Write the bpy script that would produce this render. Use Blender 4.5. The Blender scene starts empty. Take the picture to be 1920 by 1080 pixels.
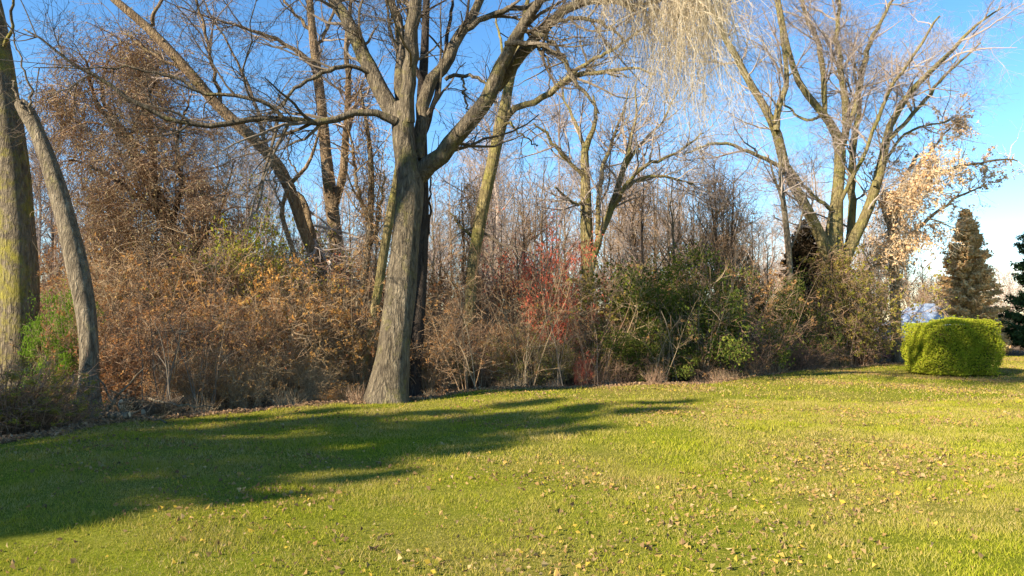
import bpy, math, random
import numpy as np
from mathutils import noise, Vector

S = bpy.context.scene
COL = S.collection
F = 1400.0
CH = 1.6
PITCH = math.atan(60 / F)
SP, CP = math.sin(PITCH), math.cos(PITCH)


def W(px, py, d):
    """world point that stands at distance d in the direction of a photo point"""
    x = (px - 960) / F
    v = (540 - py) / F
    dy, dz = CP - v * SP, SP + v * CP
    t = d / dy
    return np.array([x * t, d, CH + dz * t])


def G(px, py):
    x = (px - 960) / F
    v = (540 - py) / F
    dy, dz = CP - v * SP, SP + v * CP
    t = -CH / dz
    return np.array([x * t, dy * t])


EDGE = [(-600, 880), (-300, 862), (-50, 838), (100, 822), (200, 795), (350, 777), (520, 762), (680, 754), (800, 745),
        (900, 733), (1000, 728), (1150, 724), (1300, 720), (1400, 712), (1480, 699), (1560, 691), (1650, 687),
        (1750, 678), (1850, 669), (2000, 666), (2600, 664)]
EU = np.array([(G(*e)[0] / G(*e)[1]) for e in EDGE])
ED = np.array([G(*e)[1] for e in EDGE])


def edge_d(u):
    return np.interp(u, EU, ED)


def inside(x, y):
    """signed depth inside the lawn, >0 is lawn"""
    x = np.asarray(x, float); y = np.asarray(y, float)
    u = x / np.maximum(y, .6)
    wob = .18 * np.sin(x * 1.9 + 1) + .12 * np.sin(x * 4.7) + .07 * np.sin(x * 11.3 + y)
    return edge_d(u) + wob - y


def gz(x, y):
    x = np.asarray(x, float); y = np.asarray(y, float)
    base = .035 * np.sin(x * .55 + .8) * np.sin(y * .47 + 1.1) + .02 * np.sin(x * 1.3 + y * .9)
    m = np.clip(-inside(x, y) / .7, 0, 1)
    return base - .14 * m * m * (3 - 2 * m) + .05 * m * np.sin(x * 2.1) * np.sin(y * 1.7)


# ------------------------------------------------------------------ meshes
def mesh_from(name, V, faces_list, smooth=False, mats=()):
    """faces_list: list of int arrays (n,k)"""
    me = bpy.data.meshes.new(name)
    V = np.asarray(V, np.float32)
    me.vertices.add(len(V))
    me.vertices.foreach_set('co', V.ravel())
    loops = np.concatenate([f.ravel() for f in faces_list]).astype(np.int32)
    tot = np.concatenate([np.full(len(f), f.shape[1], np.int32) for f in faces_list])
    start = np.concatenate([[0], np.cumsum(tot)[:-1]]).astype(np.int32)
    me.loops.add(len(loops))
    me.loops.foreach_set('vertex_index', loops)
    me.polygons.add(len(tot))
    me.polygons.foreach_set('loop_start', start)
    me.polygons.foreach_set('loop_total', tot)
    me.polygons.foreach_set('use_smooth', np.full(len(tot), smooth))
    for m in mats:
        me.materials.append(m)
    me.update(calc_edges=True)
    return me


def obj(name, me, parent=None):
    o = bpy.data.objects.new(name, me)
    COL.objects.link(o)
    if parent is not None:
        o.parent = parent
    return o


def tag(o, label=None, cat=None, group=None, kind=None):
    if label: o['label'] = label
    if cat: o['category'] = cat
    if group: o['group'] = group
    if kind: o['kind'] = kind
    return o


def thing(name, label, cat, loc=(0, 0, 0), group=None, rz=0, sc=1):
    o = bpy.data.objects.new(name, None)
    COL.objects.link(o)
    o.location = loc
    o.rotation_euler = (0, 0, rz)
    o.scale = (sc, sc, sc) if not hasattr(sc, '__len__') else sc
    o.empty_display_size = .3
    return tag(o, label, cat, group)


def dup(root, loc, rz, sc, label, group=None):
    r = root.copy(); COL.objects.link(r)
    r.location = loc; r.rotation_euler = (0, 0, rz)
    r.scale = (sc, sc, sc) if not hasattr(sc, '__len__') else sc
    r['label'] = label
    if group: r['group'] = group
    elif 'group' in r: del r['group']
    for ch in list(root.children):
        c = ch.copy(); COL.objects.link(c); c.parent = r
    return r


class MB:
    def __init__(s):
        s.V = []; s.F = {}; s.n = 0

    def add(s, V, *faces):
        s.V.append(np.asarray(V, float).reshape(-1, 3))
        for f in faces:
            s.F.setdefault(f.shape[1], []).append(f + s.n)
        s.n += len(s.V[-1])

    def build(s, name, mat, parent=None, off=(0, 0, 0), smooth=False):
        V = np.concatenate(s.V) - np.asarray(off)
        return obj(name, mesh_from(name, V, [np.concatenate(v) for v in s.F.values()], smooth,
                                   mat if isinstance(mat, (list, tuple)) else [mat]), parent)


def norm(a):
    return a / np.maximum(np.linalg.norm(a, axis=-1, keepdims=True), 1e-9)


def tubes(mb, P, R, sides=3, bump=0, lobes=0, seed=0):
    """P (N,K,3) centre lines, R (N,K) radii"""
    N, K, _ = P.shape
    T = np.empty_like(P)
    T[:, 1:-1] = P[:, 2:] - P[:, :-2]; T[:, 0] = P[:, 1] - P[:, 0]; T[:, -1] = P[:, -1] - P[:, -2]
    T = norm(T)
    ch = norm(P[:, -1] - P[:, 0])
    ref = np.where(np.abs(ch[:, 2:3]) > .7, np.array([[1., .2, 0]]), np.array([[0, 0, 1.]]))
    ref = norm(np.cross(ch, ref))[:, None, :]
    U = norm(np.cross(np.broadcast_to(ref, T.shape), T))
    B = np.cross(T, U)
    a = np.arange(sides) / sides * 2 * np.pi
    rr = R[:, :, None] * np.ones(sides)
    if lobes:
        z = P[:, :, 2:3] - P[:, :1, 2:3]
        rr = rr * (1 + lobes * np.exp(-z / .35) * (.5 + .5 * np.cos(a * 5 + 1.3 * np.sin(a * 2) + seed)))
    V = P[:, :, None, :] + rr[..., None] * (np.cos(a)[:, None] * U[:, :, None, :] + np.sin(a)[:, None] * B[:, :, None, :])
    if bump:
        sh = V.shape; Vf = V.reshape(-1, 3); C = np.repeat(P.reshape(-1, 3), sides, 0)
        for i in range(len(Vf)):
            p = Vf[i]
            k = noise.noise(Vector((p[0] * 2.2, p[1] * 2.2, p[2] * .9 + seed))) + .5 * noise.noise(
                Vector((p[0] * 9, p[1] * 9, p[2] * 1.6 + seed)))
            Vf[i] = C[i] + (p - C[i]) * (1 + bump * k)
        V = Vf.reshape(sh)
    V = V.reshape(-1, 3)
    n = np.arange(N)[:, None, None] * K * sides
    k = np.arange(K - 1)[None, :, None] * sides
    s0 = np.arange(sides)[None, None, :]
    s1 = (s0 + 1) % sides
    f = np.stack([n + k + s0, n + k + s1, n + k + sides + s1, n + k + sides + s0], -1).reshape(-1, 4)
    cap = (np.arange(N)[:, None] * K * sides + (K - 1) * sides + np.arange(sides)[None, :])
    mb.add(V, f, cap)


def catmull(A, K):
    A = np.asarray(A, float)
    n = len(A)
    if n == 2:
        t = np.linspace(0, 1, K)[:, None]
        return A[0] * (1 - t) + A[1] * t
    seg = np.linalg.norm(np.diff(A[:, :2], axis=0), axis=1)
    cum = np.concatenate([[0], np.cumsum(seg)])
    out = []
    for q in np.linspace(0, cum[-1], K):
        i = min(np.searchsorted(cum, q, side='right') - 1, n - 2)
        t = (q - cum[i]) / max(cum[i + 1] - cum[i], 1e-6)
        p0, p1, p2, p3 = A[max(i - 1, 0)], A[i], A[i + 1], A[min(i + 2, n - 1)]
        out.append(.5 * (2 * p1 + (p2 - p0) * t + (2 * p0 - 5 * p1 + 4 * p2 - p3) * t * t + (3 * p1 - p0 - 3 * p2 + p3) * t ** 3))
    return np.array(out)


def trace(pts, d0, d1, K, rng=None, kink=0.0):
    A = catmull(pts, K)
    t = np.linspace(0, 1, K)
    d = d0 + (d1 - d0) * t
    P = np.array([W(A[i, 0], A[i, 1], d[i]) for i in range(K)])
    if rng is not None and kink:
        j = rng.normal(0, kink, (K, 3)); j[0] = 0
        P = P + j
    R = np.maximum(A[:, 2], 1.0) / 2 * d / F
    return P, R


def plen(P):
    return np.linalg.norm(np.diff(P, axis=1), axis=2).sum(1)


def spawn(rng, P, R, dens, length, ang=(25, 60), lo=.2, hi=1., K=5, up=0., wig=.12, rf=.6, rcap=.05, rmin=.002, tip=.3,
          taper_len=.4, n=None, bias=None):
    L = plen(P)
    N = n if n else int(max(1, L.sum() * dens))
    idx = rng.choice(len(P), N, p=L / L.sum())
    t = rng.uniform(lo, hi, N)
    k = t * (P.shape[1] - 1)
    i0 = np.minimum(k.astype(int), P.shape[1] - 2); fr = (k - i0)[:, None]
    p = P[idx, i0] * (1 - fr) + P[idx, i0 + 1] * fr
    T = norm(P[idx, i0 + 1] - P[idx, i0])
    r = R[idx, i0] * (1 - fr[:, 0]) + R[idx, i0 + 1] * fr[:, 0]
    a = np.radians(rng.uniform(ang[0], ang[1], N))[:, None]
    q = norm(np.cross(T, rng.normal(0, 1, (N, 3))))
    D = norm(T * np.cos(a) + q * np.sin(a))
    if bias is not None:
        D = norm(D + np.asarray(bias))
    Ln = rng.uniform(length[0], length[1], N) * (1 - taper_len * t)
    out = np.empty((N, K, 3)); out[:, 0] = p
    st = (Ln / (K - 1))[:, None]
    for j in range(1, K):
        D = norm(D + rng.normal(0, wig, (N, 3)) + np.array([0, 0, up]))
        out[:, j] = out[:, j - 1] + D * st
    r0 = np.clip(r * rf, rmin, rcap)
    rad = r0[:, None] * np.linspace(1, tip, K)[None, :]
    return out, np.maximum(rad, rmin * .6)


def leaves(mb, C, size, rng, flat=0., aspect=.55, curl=.25):
    """kite shaped leaves at C"""
    N = len(C)
    a = norm(rng.normal(0, 1, (N, 3)) * np.array([1, 1, 1 - flat]))
    b = norm(np.cross(a, rng.normal(0, 1, (N, 3)) + np.array([0, 0, 3 * flat])))
    b = norm(np.cross(a, b)) if flat else b
    n = np.cross(a, b)
    s = (size[0] + (size[1] - size[0]) * rng.random(N) ** 1.5)[:, None]
    V = np.stack([C - a * s * .5, C + b * s * aspect * .5 + n * s * curl * .5, C + a * s * .5,
                  C - b * s * aspect * .5 + n * s * curl * .5], 1)
    f = np.arange(N)[:, None] * 4
    mb.add(V.reshape(-1, 3), np.concatenate([f, f + 1, f + 2], 1), np.concatenate([f, f + 2, f + 3], 1))


def pts_on(rng, P, n, jit=.03, lo=.3, clump=.45):
    sub = rng.permutation(len(P))[:max(3, int(len(P) * clump))]
    idx = sub[(len(sub) * rng.random(n) ** 1.4).astype(int)]
    k = rng.uniform(lo, 1, n) * (P.shape[1] - 1)
    i0 = np.minimum(k.astype(int), P.shape[1] - 2); fr = (k - i0)[:, None]
    return P[idx, i0] * (1 - fr) + P[idx, i0 + 1] * fr + rng.normal(0, jit, (n, 3))


# ------------------------------------------------------------------ materials
def new_mat(name):
    m = bpy.data.materials.new(name); m.use_nodes = True
    nt = m.node_tree; nt.nodes.clear()
    return m, nt, nt.nodes, nt.links


def ramp(nodes, stops, interp='LINEAR'):
    r = nodes.new('ShaderNodeValToRGB'); cr = r.color_ramp; cr.interpolation = interp
    while len(cr.elements) > 1: cr.elements.remove(cr.elements[0])
    cr.elements[0].position = stops[0][0]; cr.elements[0].color = (*stops[0][1], 1)
    for p, c in stops[1:]:
        e = cr.elements.new(p); e.color = (*c, 1)
    return r


def even(cols):
    return [(i / max(len(cols) - 1, 1), c) for i, c in enumerate(cols)]


def bark(name, light, dark, moss=None, moss_amt=.0, scale=1., strength=1.):
    m, nt, N, L = new_mat(name)
    out = N.new('ShaderNodeOutputMaterial'); b = N.new('ShaderNodeBsdfPrincipled')
    b.inputs['Roughness'].default_value = .93; b.inputs['Specular IOR Level'].default_value = .15
    L.new(b.outputs[0], out.inputs[0])
    tc = N.new('ShaderNodeTexCoord'); mp = N.new('ShaderNodeMapping')
    mp.inputs['Scale'].default_value = (6 * scale, 6 * scale, 1.5 * scale)
    L.new(tc.outputs['Object'], mp.inputs[0])
    n1 = N.new('ShaderNodeTexNoise'); n1.inputs['Scale'].default_value = 2.4; n1.inputs['Detail'].default_value = 7
    n1.inputs['Roughness'].default_value = .65; n1.inputs['Distortion'].default_value = .6
    L.new(mp.outputs[0], n1.inputs['Vector'])
    v = N.new('ShaderNodeTexVoronoi'); v.feature = 'DISTANCE_TO_EDGE'; v.inputs['Scale'].default_value = 2.6
    L.new(mp.outputs[0], v.inputs['Vector'])
    vr = ramp(N, [(0, (0, 0, 0)), (.22, (1, 1, 1))]); L.new(v.outputs['Distance'], vr.inputs[0])
    mul = N.new('ShaderNodeMath'); mul.operation = 'MULTIPLY'
    r0 = ramp(N, [(.3, (0, 0, 0)), (.68, (1, 1, 1))]); L.new(n1.outputs[0], r0.inputs[0])
    mx = N.new('ShaderNodeMath'); mx.operation = 'MULTIPLY_ADD'; mx.inputs[1].default_value = .45; mx.inputs[2].default_value = .55
    L.new(vr.outputs[0], mx.inputs[0])
    L.new(r0.outputs[0], mul.inputs[0]); L.new(mx.outputs[0], mul.inputs[1])
    cr = ramp(N, [(0, dark), (1, light)]); L.new(mul.outputs[0], cr.inputs[0])
    col = cr.outputs[0]
    n3 = N.new('ShaderNodeTexNoise'); n3.inputs['Scale'].default_value = 1.3; n3.inputs['Detail'].default_value = 3
    L.new(tc.outputs['Object'], n3.inputs['Vector'])
    mm = N.new('ShaderNodeMix'); mm.data_type = 'RGBA'; mm.blend_type = 'MULTIPLY'; mm.inputs[0].default_value = .5
    r3 = ramp(N, [(.35, (.6, .56, .5)), (.65, (1.15, 1.12, 1.1))]); L.new(n3.outputs[0], r3.inputs[0])
    L.new(col, mm.inputs[6]); L.new(r3.outputs[0], mm.inputs[7]); col = mm.outputs[2]
    if moss:
        n2 = N.new('ShaderNodeTexNoise'); n2.inputs['Scale'].default_value = 2.2; n2.inputs['Detail'].default_value = 6
        n2.inputs['Roughness'].default_value = .7
        L.new(tc.outputs['Object'], n2.inputs['Vector'])
        r2 = ramp(N, [(.62 - moss_amt * .3, (0, 0, 0)), (.8 - moss_amt * .3, (1, 1, 1))]); L.new(n2.outputs[0], r2.inputs[0])
        m2 = N.new('ShaderNodeMix'); m2.data_type = 'RGBA'; L.new(r2.outputs[0], m2.inputs[0])
        L.new(col, m2.inputs[6]); m2.inputs[7].default_value = (*moss, 1); col = m2.outputs[2]
    L.new(col, b.inputs['Base Color'])
    bp = N.new('ShaderNodeBump'); bp.inputs['Strength'].default_value = strength; bp.inputs['Distance'].default_value = .07
    L.new(mul.outputs[0], bp.inputs['Height']); L.new(bp.outputs[0], b.inputs['Normal'])
    return m


def fleck(name, cols, trans=.25, patch=None, patch_scale=.6, pr=(.42, .6), rough=.75, objvar=.0):
    """colour random per island (leaf, twig, blade); optional second palette in patches"""
    m, nt, N, L = new_mat(name)
    out = N.new('ShaderNodeOutputMaterial')
    g = N.new('ShaderNodeNewGeometry')
    r = ramp(N, even(cols)); L.new(g.outputs['Random Per Island'], r.inputs[0]); col = r.outputs[0]
    if patch:
        r2 = ramp(N, even(patch)); L.new(g.outputs['Random Per Island'], r2.inputs[0])
        tc = N.new('ShaderNodeTexCoord'); n = N.new('ShaderNodeTexNoise'); n.inputs['Scale'].default_value = patch_scale
        n.inputs['Detail'].default_value = 5; n.inputs['Roughness'].default_value = .6
        L.new(tc.outputs['Object'], n.inputs['Vector'])
        pr_ = ramp(N, [(pr[0], (0, 0, 0)), (pr[1], (1, 1, 1))]); L.new(n.outputs[0], pr_.inputs[0])
        mx = N.new('ShaderNodeMix'); mx.data_type = 'RGBA'; L.new(pr_.outputs[0], mx.inputs[0])
        L.new(col, mx.inputs[6]); L.new(r2.outputs[0], mx.inputs[7]); col = mx.outputs[2]
    if objvar:
        oi = N.new('ShaderNodeObjectInfo'); hs = N.new('ShaderNodeHueSaturation')
        mr = N.new('ShaderNodeMapRange'); mr.inputs[3].default_value = 1 - objvar; mr.inputs[4].default_value = 1 + objvar
        L.new(oi.outputs['Random'], mr.inputs[0]); L.new(mr.outputs[0], hs.inputs['Value'])
        mr2 = N.new('ShaderNodeMapRange'); mr2.inputs[3].default_value = .5 - objvar * .06; mr2.inputs[4].default_value = .5 + objvar * .06
        L.new(oi.outputs['Random'], mr2.inputs[0]); L.new(mr2.outputs[0], hs.inputs['Hue'])
        L.new(col, hs.inputs['Color']); col = hs.outputs[0]
    d = N.new('ShaderNodeBsdfDiffuse'); d.inputs['Roughness'].default_value = rough
    L.new(col, d.inputs[0])
    if trans:
        t = N.new('ShaderNodeBsdfTranslucent'); L.new(col, t.inputs[0])
        ms = N.new('ShaderNodeMixShader'); ms.inputs[0].default_value = trans
        L.new(d.outputs[0], ms.inputs[1]); L.new(t.outputs[0], ms.inputs[2]); L.new(ms.outputs[0], out.inputs[0])
    else:
        L.new(d.outputs[0], out.inputs[0])
    return m


def plain(name, col, rough=.8, nscale=4, var=.3, metal=0):
    m, nt, N, L = new_mat(name)
    out = N.new('ShaderNodeOutputMaterial'); b = N.new('ShaderNodeBsdfPrincipled')
    b.inputs['Roughness'].default_value = rough; b.inputs['Metallic'].default_value = metal
    L.new(b.outputs[0], out.inputs[0])
    tc = N.new('ShaderNodeTexCoord'); n = N.new('ShaderNodeTexNoise'); n.inputs['Scale'].default_value = nscale
    n.inputs['Detail'].default_value = 6
    L.new(tc.outputs['Object'], n.inputs['Vector'])
    c = np.array(col)
    r = ramp(N, [(.3, tuple(c * (1 - var))), (.7, tuple(np.minimum(c * (1 + var), 1)))]); L.new(n.outputs[0], r.inputs[0])
    L.new(r.outputs[0], b.inputs['Base Color'])
    return m


def ground_mat(name, palette_a, palette_b, sc1, sc2, bump=.5):
    m, nt, N, L = new_mat(name)
    out = N.new('ShaderNodeOutputMaterial'); b = N.new('ShaderNodeBsdfDiffuse')
    L.new(b.outputs[0], out.inputs[0])
    tc = N.new('ShaderNodeTexCoord')
    n1 = N.new('ShaderNodeTexNoise'); n1.inputs['Scale'].default_value = sc1; n1.inputs['Detail'].default_value = 8; n1.inputs['Roughness'].default_value = .75
    n2 = N.new('ShaderNodeTexNoise'); n2.inputs['Scale'].default_value = sc2; n2.inputs['Detail'].default_value = 5
    for n in (n1, n2): L.new(tc.outputs['Object'], n.inputs['Vector'])
    ra = ramp(N, [(.3 + .4 * p, c) for p, c in even(palette_a)]); rb = ramp(N, [(.3 + .4 * p, c) for p, c in even(palette_b)])
    L.new(n1.outputs[0], ra.inputs[0]); L.new(n1.outputs[0], rb.inputs[0])
    rf = ramp(N, [(.42, (0, 0, 0)), (.6, (1, 1, 1))]); L.new(n2.outputs[0], rf.inputs[0])
    mx = N.new('ShaderNodeMix'); mx.data_type = 'RGBA'; L.new(rf.outputs[0], mx.inputs[0])
    L.new(ra.outputs[0], mx.inputs[6]); L.new(rb.outputs[0], mx.inputs[7]); L.new(mx.outputs[2], b.inputs[0])
    bp = N.new('ShaderNodeBump'); bp.inputs['Strength'].default_value = bump; bp.inputs['Distance'].default_value = .05
    L.new(n1.outputs[0], bp.inputs['Height']); L.new(bp.outputs[0], b.inputs['Normal'])
    return m


M = {}
M['bark_main'] = bark('bark_main', (.34, .275, .18), (.04, .03, .021), (.22, .19, .06), .3, 1., 1.)
M['bark_moss'] = bark('bark_moss', (.36, .29, .19), (.055, .042, .028), (.27, .23, .04), .55)
M['bark_pale'] = bark('bark_pale', (.44, .36, .24), (.07, .052, .034), (.30, .26, .10), .15)
M['bark_brown'] = bark('bark_brown', (.48, .34, .19), (.10, .065, .04), (.22, .19, .06), .2)
M['bark_olive'] = bark('bark_olive', (.50, .40, .18), (.10, .075, .035), (.25, .22, .06), .5)
M['bark_dark'] = bark('bark_dark', (.13, .10, .075), (.03, .024, .02))
M['twig_main'] = fleck('twig_main', [(.08, .06, .045), (.17, .13, .09), (.28, .22, .16), (.14, .11, .075)], 0)
M['twig_lilac'] = fleck('twig_lilac', [(.26, .20, .165), (.42, .33, .27), (.18, .14, .11), (.54, .44, .35)], 0)
M['twig_tan'] = fleck('twig_tan', [(.5, .40, .26), (.66, .55, .38), (.36, .28, .17), (.76, .66, .48)], 0)
M['twig_brown'] = fleck('twig_brown', [(.30, .19, .105), (.46, .30, .17), (.14, .09, .055), (.62, .46, .28)], 0, objvar=.2)
M['twig_wine'] = fleck('twig_wine', [(.22, .125, .075), (.34, .21, .13), (.09, .055, .035)], 0, objvar=.2)
M['twig_far'] = fleck('twig_far', [(.42, .32, .26), (.30, .23, .18), (.5, .38, .29)], 0)
M['leaf_russet'] = fleck('leaf_russet', [(.40, .19, .08), (.50, .25, .08), (.32, .17, .08), (.55, .36, .15)], .3, objvar=.2)
M['leaf_dry'] = fleck('leaf_dry', [(.46, .34, .22), (.34, .23, .14), (.55, .42, .27), (.42, .36, .15)], .3)
M['leaf_orange'] = fleck('leaf_orange', [(.6, .30, .08), (.48, .24, .07), (.68, .42, .13), (.38, .21, .08)], .3)
M['leaf_tan'] = fleck('leaf_tan', [(.82, .56, .30), (.70, .44, .22), (.85, .66, .42)], .3)
M['leaf_red'] = fleck('leaf_red', [(.60, .12, .07), (.68, .20, .12), (.45, .09, .05)], .3)
M['leaf_olive'] = fleck('leaf_olive', [(.24, .25, .04), (.34, .30, .05), (.40, .28, .07), (.17, .18, .04)], .3, objvar=.15)
M['leaf_yellow'] = fleck('leaf_yellow', [(.42, .40, .04), (.34, .36, .05), (.5, .38, .06)], .35)
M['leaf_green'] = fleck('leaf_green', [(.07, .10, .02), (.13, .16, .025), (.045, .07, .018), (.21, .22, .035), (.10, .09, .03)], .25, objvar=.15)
M['leaf_bright'] = fleck('leaf_bright', [(.16, .28, .025), (.24, .36, .04), (.12, .20, .02)], .35)
M['leaf_hedge'] = fleck('leaf_hedge', [(.29, .34, .02), (.38, .41, .03), (.17, .21, .02), (.52, .49, .05), (.33, .37, .02), (.40, .33, .05)], .3)
M['needle_green'] = fleck('needle_green', [(.035, .07, .03), (.06, .105, .04), (.025, .05, .025)], .1)
M['needle_dark'] = fleck('needle_dark', [(.045, .035, .02), (.07, .045, .025), (.03, .028, .016)], .1)
M['needle_brown'] = fleck('needle_brown', [(.85, .52, .24), (.66, .42, .18), (.88, .66, .36), (.40, .30, .11)], .2)
M['roof_metal'] = plain('roof_metal', (.40, .47, .58), .5, 9, .25)
M['wall_red'] = plain('wall_red', (.16, .045, .03), .8, 6, .3)
M['trim_white'] = plain('trim_white', (.75, .73, .68), .6, 6, .05)
M['dark_wood'] = plain('dark_wood', (.05, .03, .02), .8, 6, .3)
M['cut_wood'] = plain('cut_wood', (.62, .50, .32), .8, 12, .2)
M['log_bark'] = bark('log_bark', (.30, .22, .14), (.05, .037, .025), None, 0, 1.5)
M['blade'] = fleck('blade', [(.25, .275, .012), (.38, .38, .022), (.15, .175, .012), (.55, .46, .09), (.30, .33, .015)], .3,
                   patch=[(.46, .38, .07), (.26, .23, .035), (.62, .47, .20), (.42, .34, .07), (.15, .14, .025)], patch_scale=.75, pr=(.40, .60))
M['fallen'] = fleck('fallen', [(.40, .26, .10), (.30, .17, .06), (.50, .37, .17), (.11, .07, .04), (.38, .25, .11), (.52, .37, .05), (.34, .22, .10), (.21, .12, .06)], .25)
M['litter'] = fleck('litter', [(.34, .21, .11), (.22, .13, .07), (.46, .31, .18), (.13, .08, .05), (.38, .24, .13)], .15)
M['soil'] = ground_mat('soil', [(.05, .035, .022), (.12, .08, .05), (.2, .135, .085)], [(.07, .05, .035), (.16, .11, .07), (.26, .18, .12)], 9, .5)
M['turf'] = ground_mat('turf', [(.07, .08, .008), (.15, .165, .014), (.25, .25, .03)], [(.08, .075, .012), (.19, .165, .03), (.32, .25, .09)], 24, .33)

# ------------------------------------------------------------------ ground
def nonuni(lo, hi, near_lo, near_hi, step, grow=1.25):
    a = list(np.arange(near_lo, near_hi + 1e-6, step)); s = step; x = near_hi
    while x < hi: s *= grow; x += s; a.append(x)
    s = step; x = near_lo
    while x > lo: s *= grow; x -= s; a.insert(0, x)
    return np.array(a)


xs = nonuni(-900, 900, -24, 30, .5); ys = nonuni(-600, 1500, -3, 42, .5)
X, Y = np.meshgrid(xs, ys)
Z = gz(X, Y) - np.where(inside(X, Y) > -.35, .09, 0.0)
V = np.stack([X, Y, Z], -1).reshape(-1, 3)
nx, ny = len(xs), len(ys)
i = (np.arange(ny - 1)[:, None] * nx + np.arange(nx - 1)[None, :]).ravel()
g = obj('ground', mesh_from('ground', V, [np.stack([i, i + 1, i + nx + 1, i + nx], 1)], True, [M['soil']]))
tag(g, kind='structure')

cs = .2
xs = np.arange(-42, 40, cs); ys = np.arange(-8, 37, cs)
X, Y = np.meshgrid(xs, ys); V = np.stack([X, Y, gz(X, Y) + .004], -1).reshape(-1, 3)
nx, ny = len(xs), len(ys)
i = (np.arange(ny - 1)[:, None] * nx + np.arange(nx - 1)[None, :]).ravel()
c = V[i] + np.array([cs / 2, cs / 2, 0])
keep = inside(c[:, 0], c[:, 1]) > 0
i = i[keep]
g = obj('lawn', mesh_from('lawn', V, [np.stack([i, i + 1, i + nx + 1, i + nx], 1)], True, [M['turf']]))
tag(g, kind='structure')

rng = np.random.default_rng(11)


def scatter(n, y0, y1, margin=5.0, fn=None):
    y = np.sqrt(rng.uniform(y0 ** 2, y1 ** 2, n))
    x = rng.uniform(-1, 1, n) * (y * .70 + margin)
    return x, y


mb = MB()
for n, y0, y1, w, h in ((400000, 2.2, 8.5, .0055, .034), (350000, 8.5, 15, .010, .040), (220000, 15, 34, .018, .042)):
    x, y = scatter(n, y0, y1)
    k = inside(x, y) > -.02 - rng.exponential(.12, n)
    x, y = x[k], y[k]; n = len(x)
    hh = h * rng.uniform(.4, 1.25, n) * (1 + .35 * np.sin(x * 1.7 + y) * np.sin(y * 2.3 - x * .6))
    hh *= np.array([.95 + .9 * noise.noise(Vector((p_ * 2.3, q_ * 2.3, 1))) + .5 * noise.noise(Vector((p_ * 9, q_ * 9, 1))) for p_, q_ in zip(x, y)]).clip(.35, 2)
    a = rng.uniform(0, 2 * np.pi, n); ww = w * rng.uniform(.6, 1.4, n)
    lean = hh * rng.uniform(.1, 1.1, n); b = rng.uniform(0, 2 * np.pi, n)
    z = gz(x, y)
    c = np.stack([x, y, z], 1)
    dx = np.stack([np.cos(a) * ww, np.sin(a) * ww, 0 * a], 1) / 2
    tipv = c + np.stack([np.cos(b) * lean, np.sin(b) * lean, hh], 1)
    V = np.stack([c - dx, c + dx, tipv], 1).reshape(-1, 3)
    mb.add(V, np.arange(3 * n).reshape(-1, 3))
g = mb.build('grass', M['blade']); tag(g, kind='stuff')

# fallen leaves on the lawn
mb = MB()
n = 520000
x, y = scatter(n, 2.8, 32)
pn = np.array([noise.noise(Vector((a * .35, b * .35, 3))) + .6 * noise.noise(Vector((a * 1.1, b * 1.1, 7))) for a, b in zip(x, y)])
bare = np.exp(-(((x - .5) / 1.3) ** 2 + ((y - 4.95) / .35) ** 2)) * 1.6 + np.exp(-(((x - 14.6) / 2.2) ** 2 + ((y - 20.0) / 1.0) ** 2)) * 2.2 \
    + np.exp(-(((x - 3.4) / 1.8) ** 2 + ((y - 8.3) / .5) ** 2)) * .8
k = (inside(x, y) > 0) & (rng.random(n) < np.clip(.2 + 1.2 * pn + bare, .03, 1))
x, y = x[k], y[k]
C = np.stack([x, y, gz(x, y) + .012 + .025 * rng.random(len(x))], 1)
leaves(mb, C[::3], (.02, .068), rng, .2, .75, .6); leaves(mb, C[1::3], (.012, .05), rng, .35, .6, .35); leaves(mb, C[2::3], (.01, .035), rng, .2, .5, .5)
g = mb.build('fallen_leaves', M['fallen']); tag(g, kind='stuff')

# leaf litter in the wood and along its edge
mb = MB()
n = 60000
u = rng.uniform(-.78, .62, n); d = edge_d(u) - .25 + rng.exponential(1.6, n)
x, y = u * d, d
k = (inside(x, y) < .35)
x, y = x[k], y[k]
C = np.stack([x, y, gz(x, y) + .01 + .05 * rng.random(len(x)) ** 3], 1)
leaves(mb, C, (.02, .085), rng, .5, .7, .4)
g = mb.build('leaf_litter', M['litter']); tag(g, kind='stuff')


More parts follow.
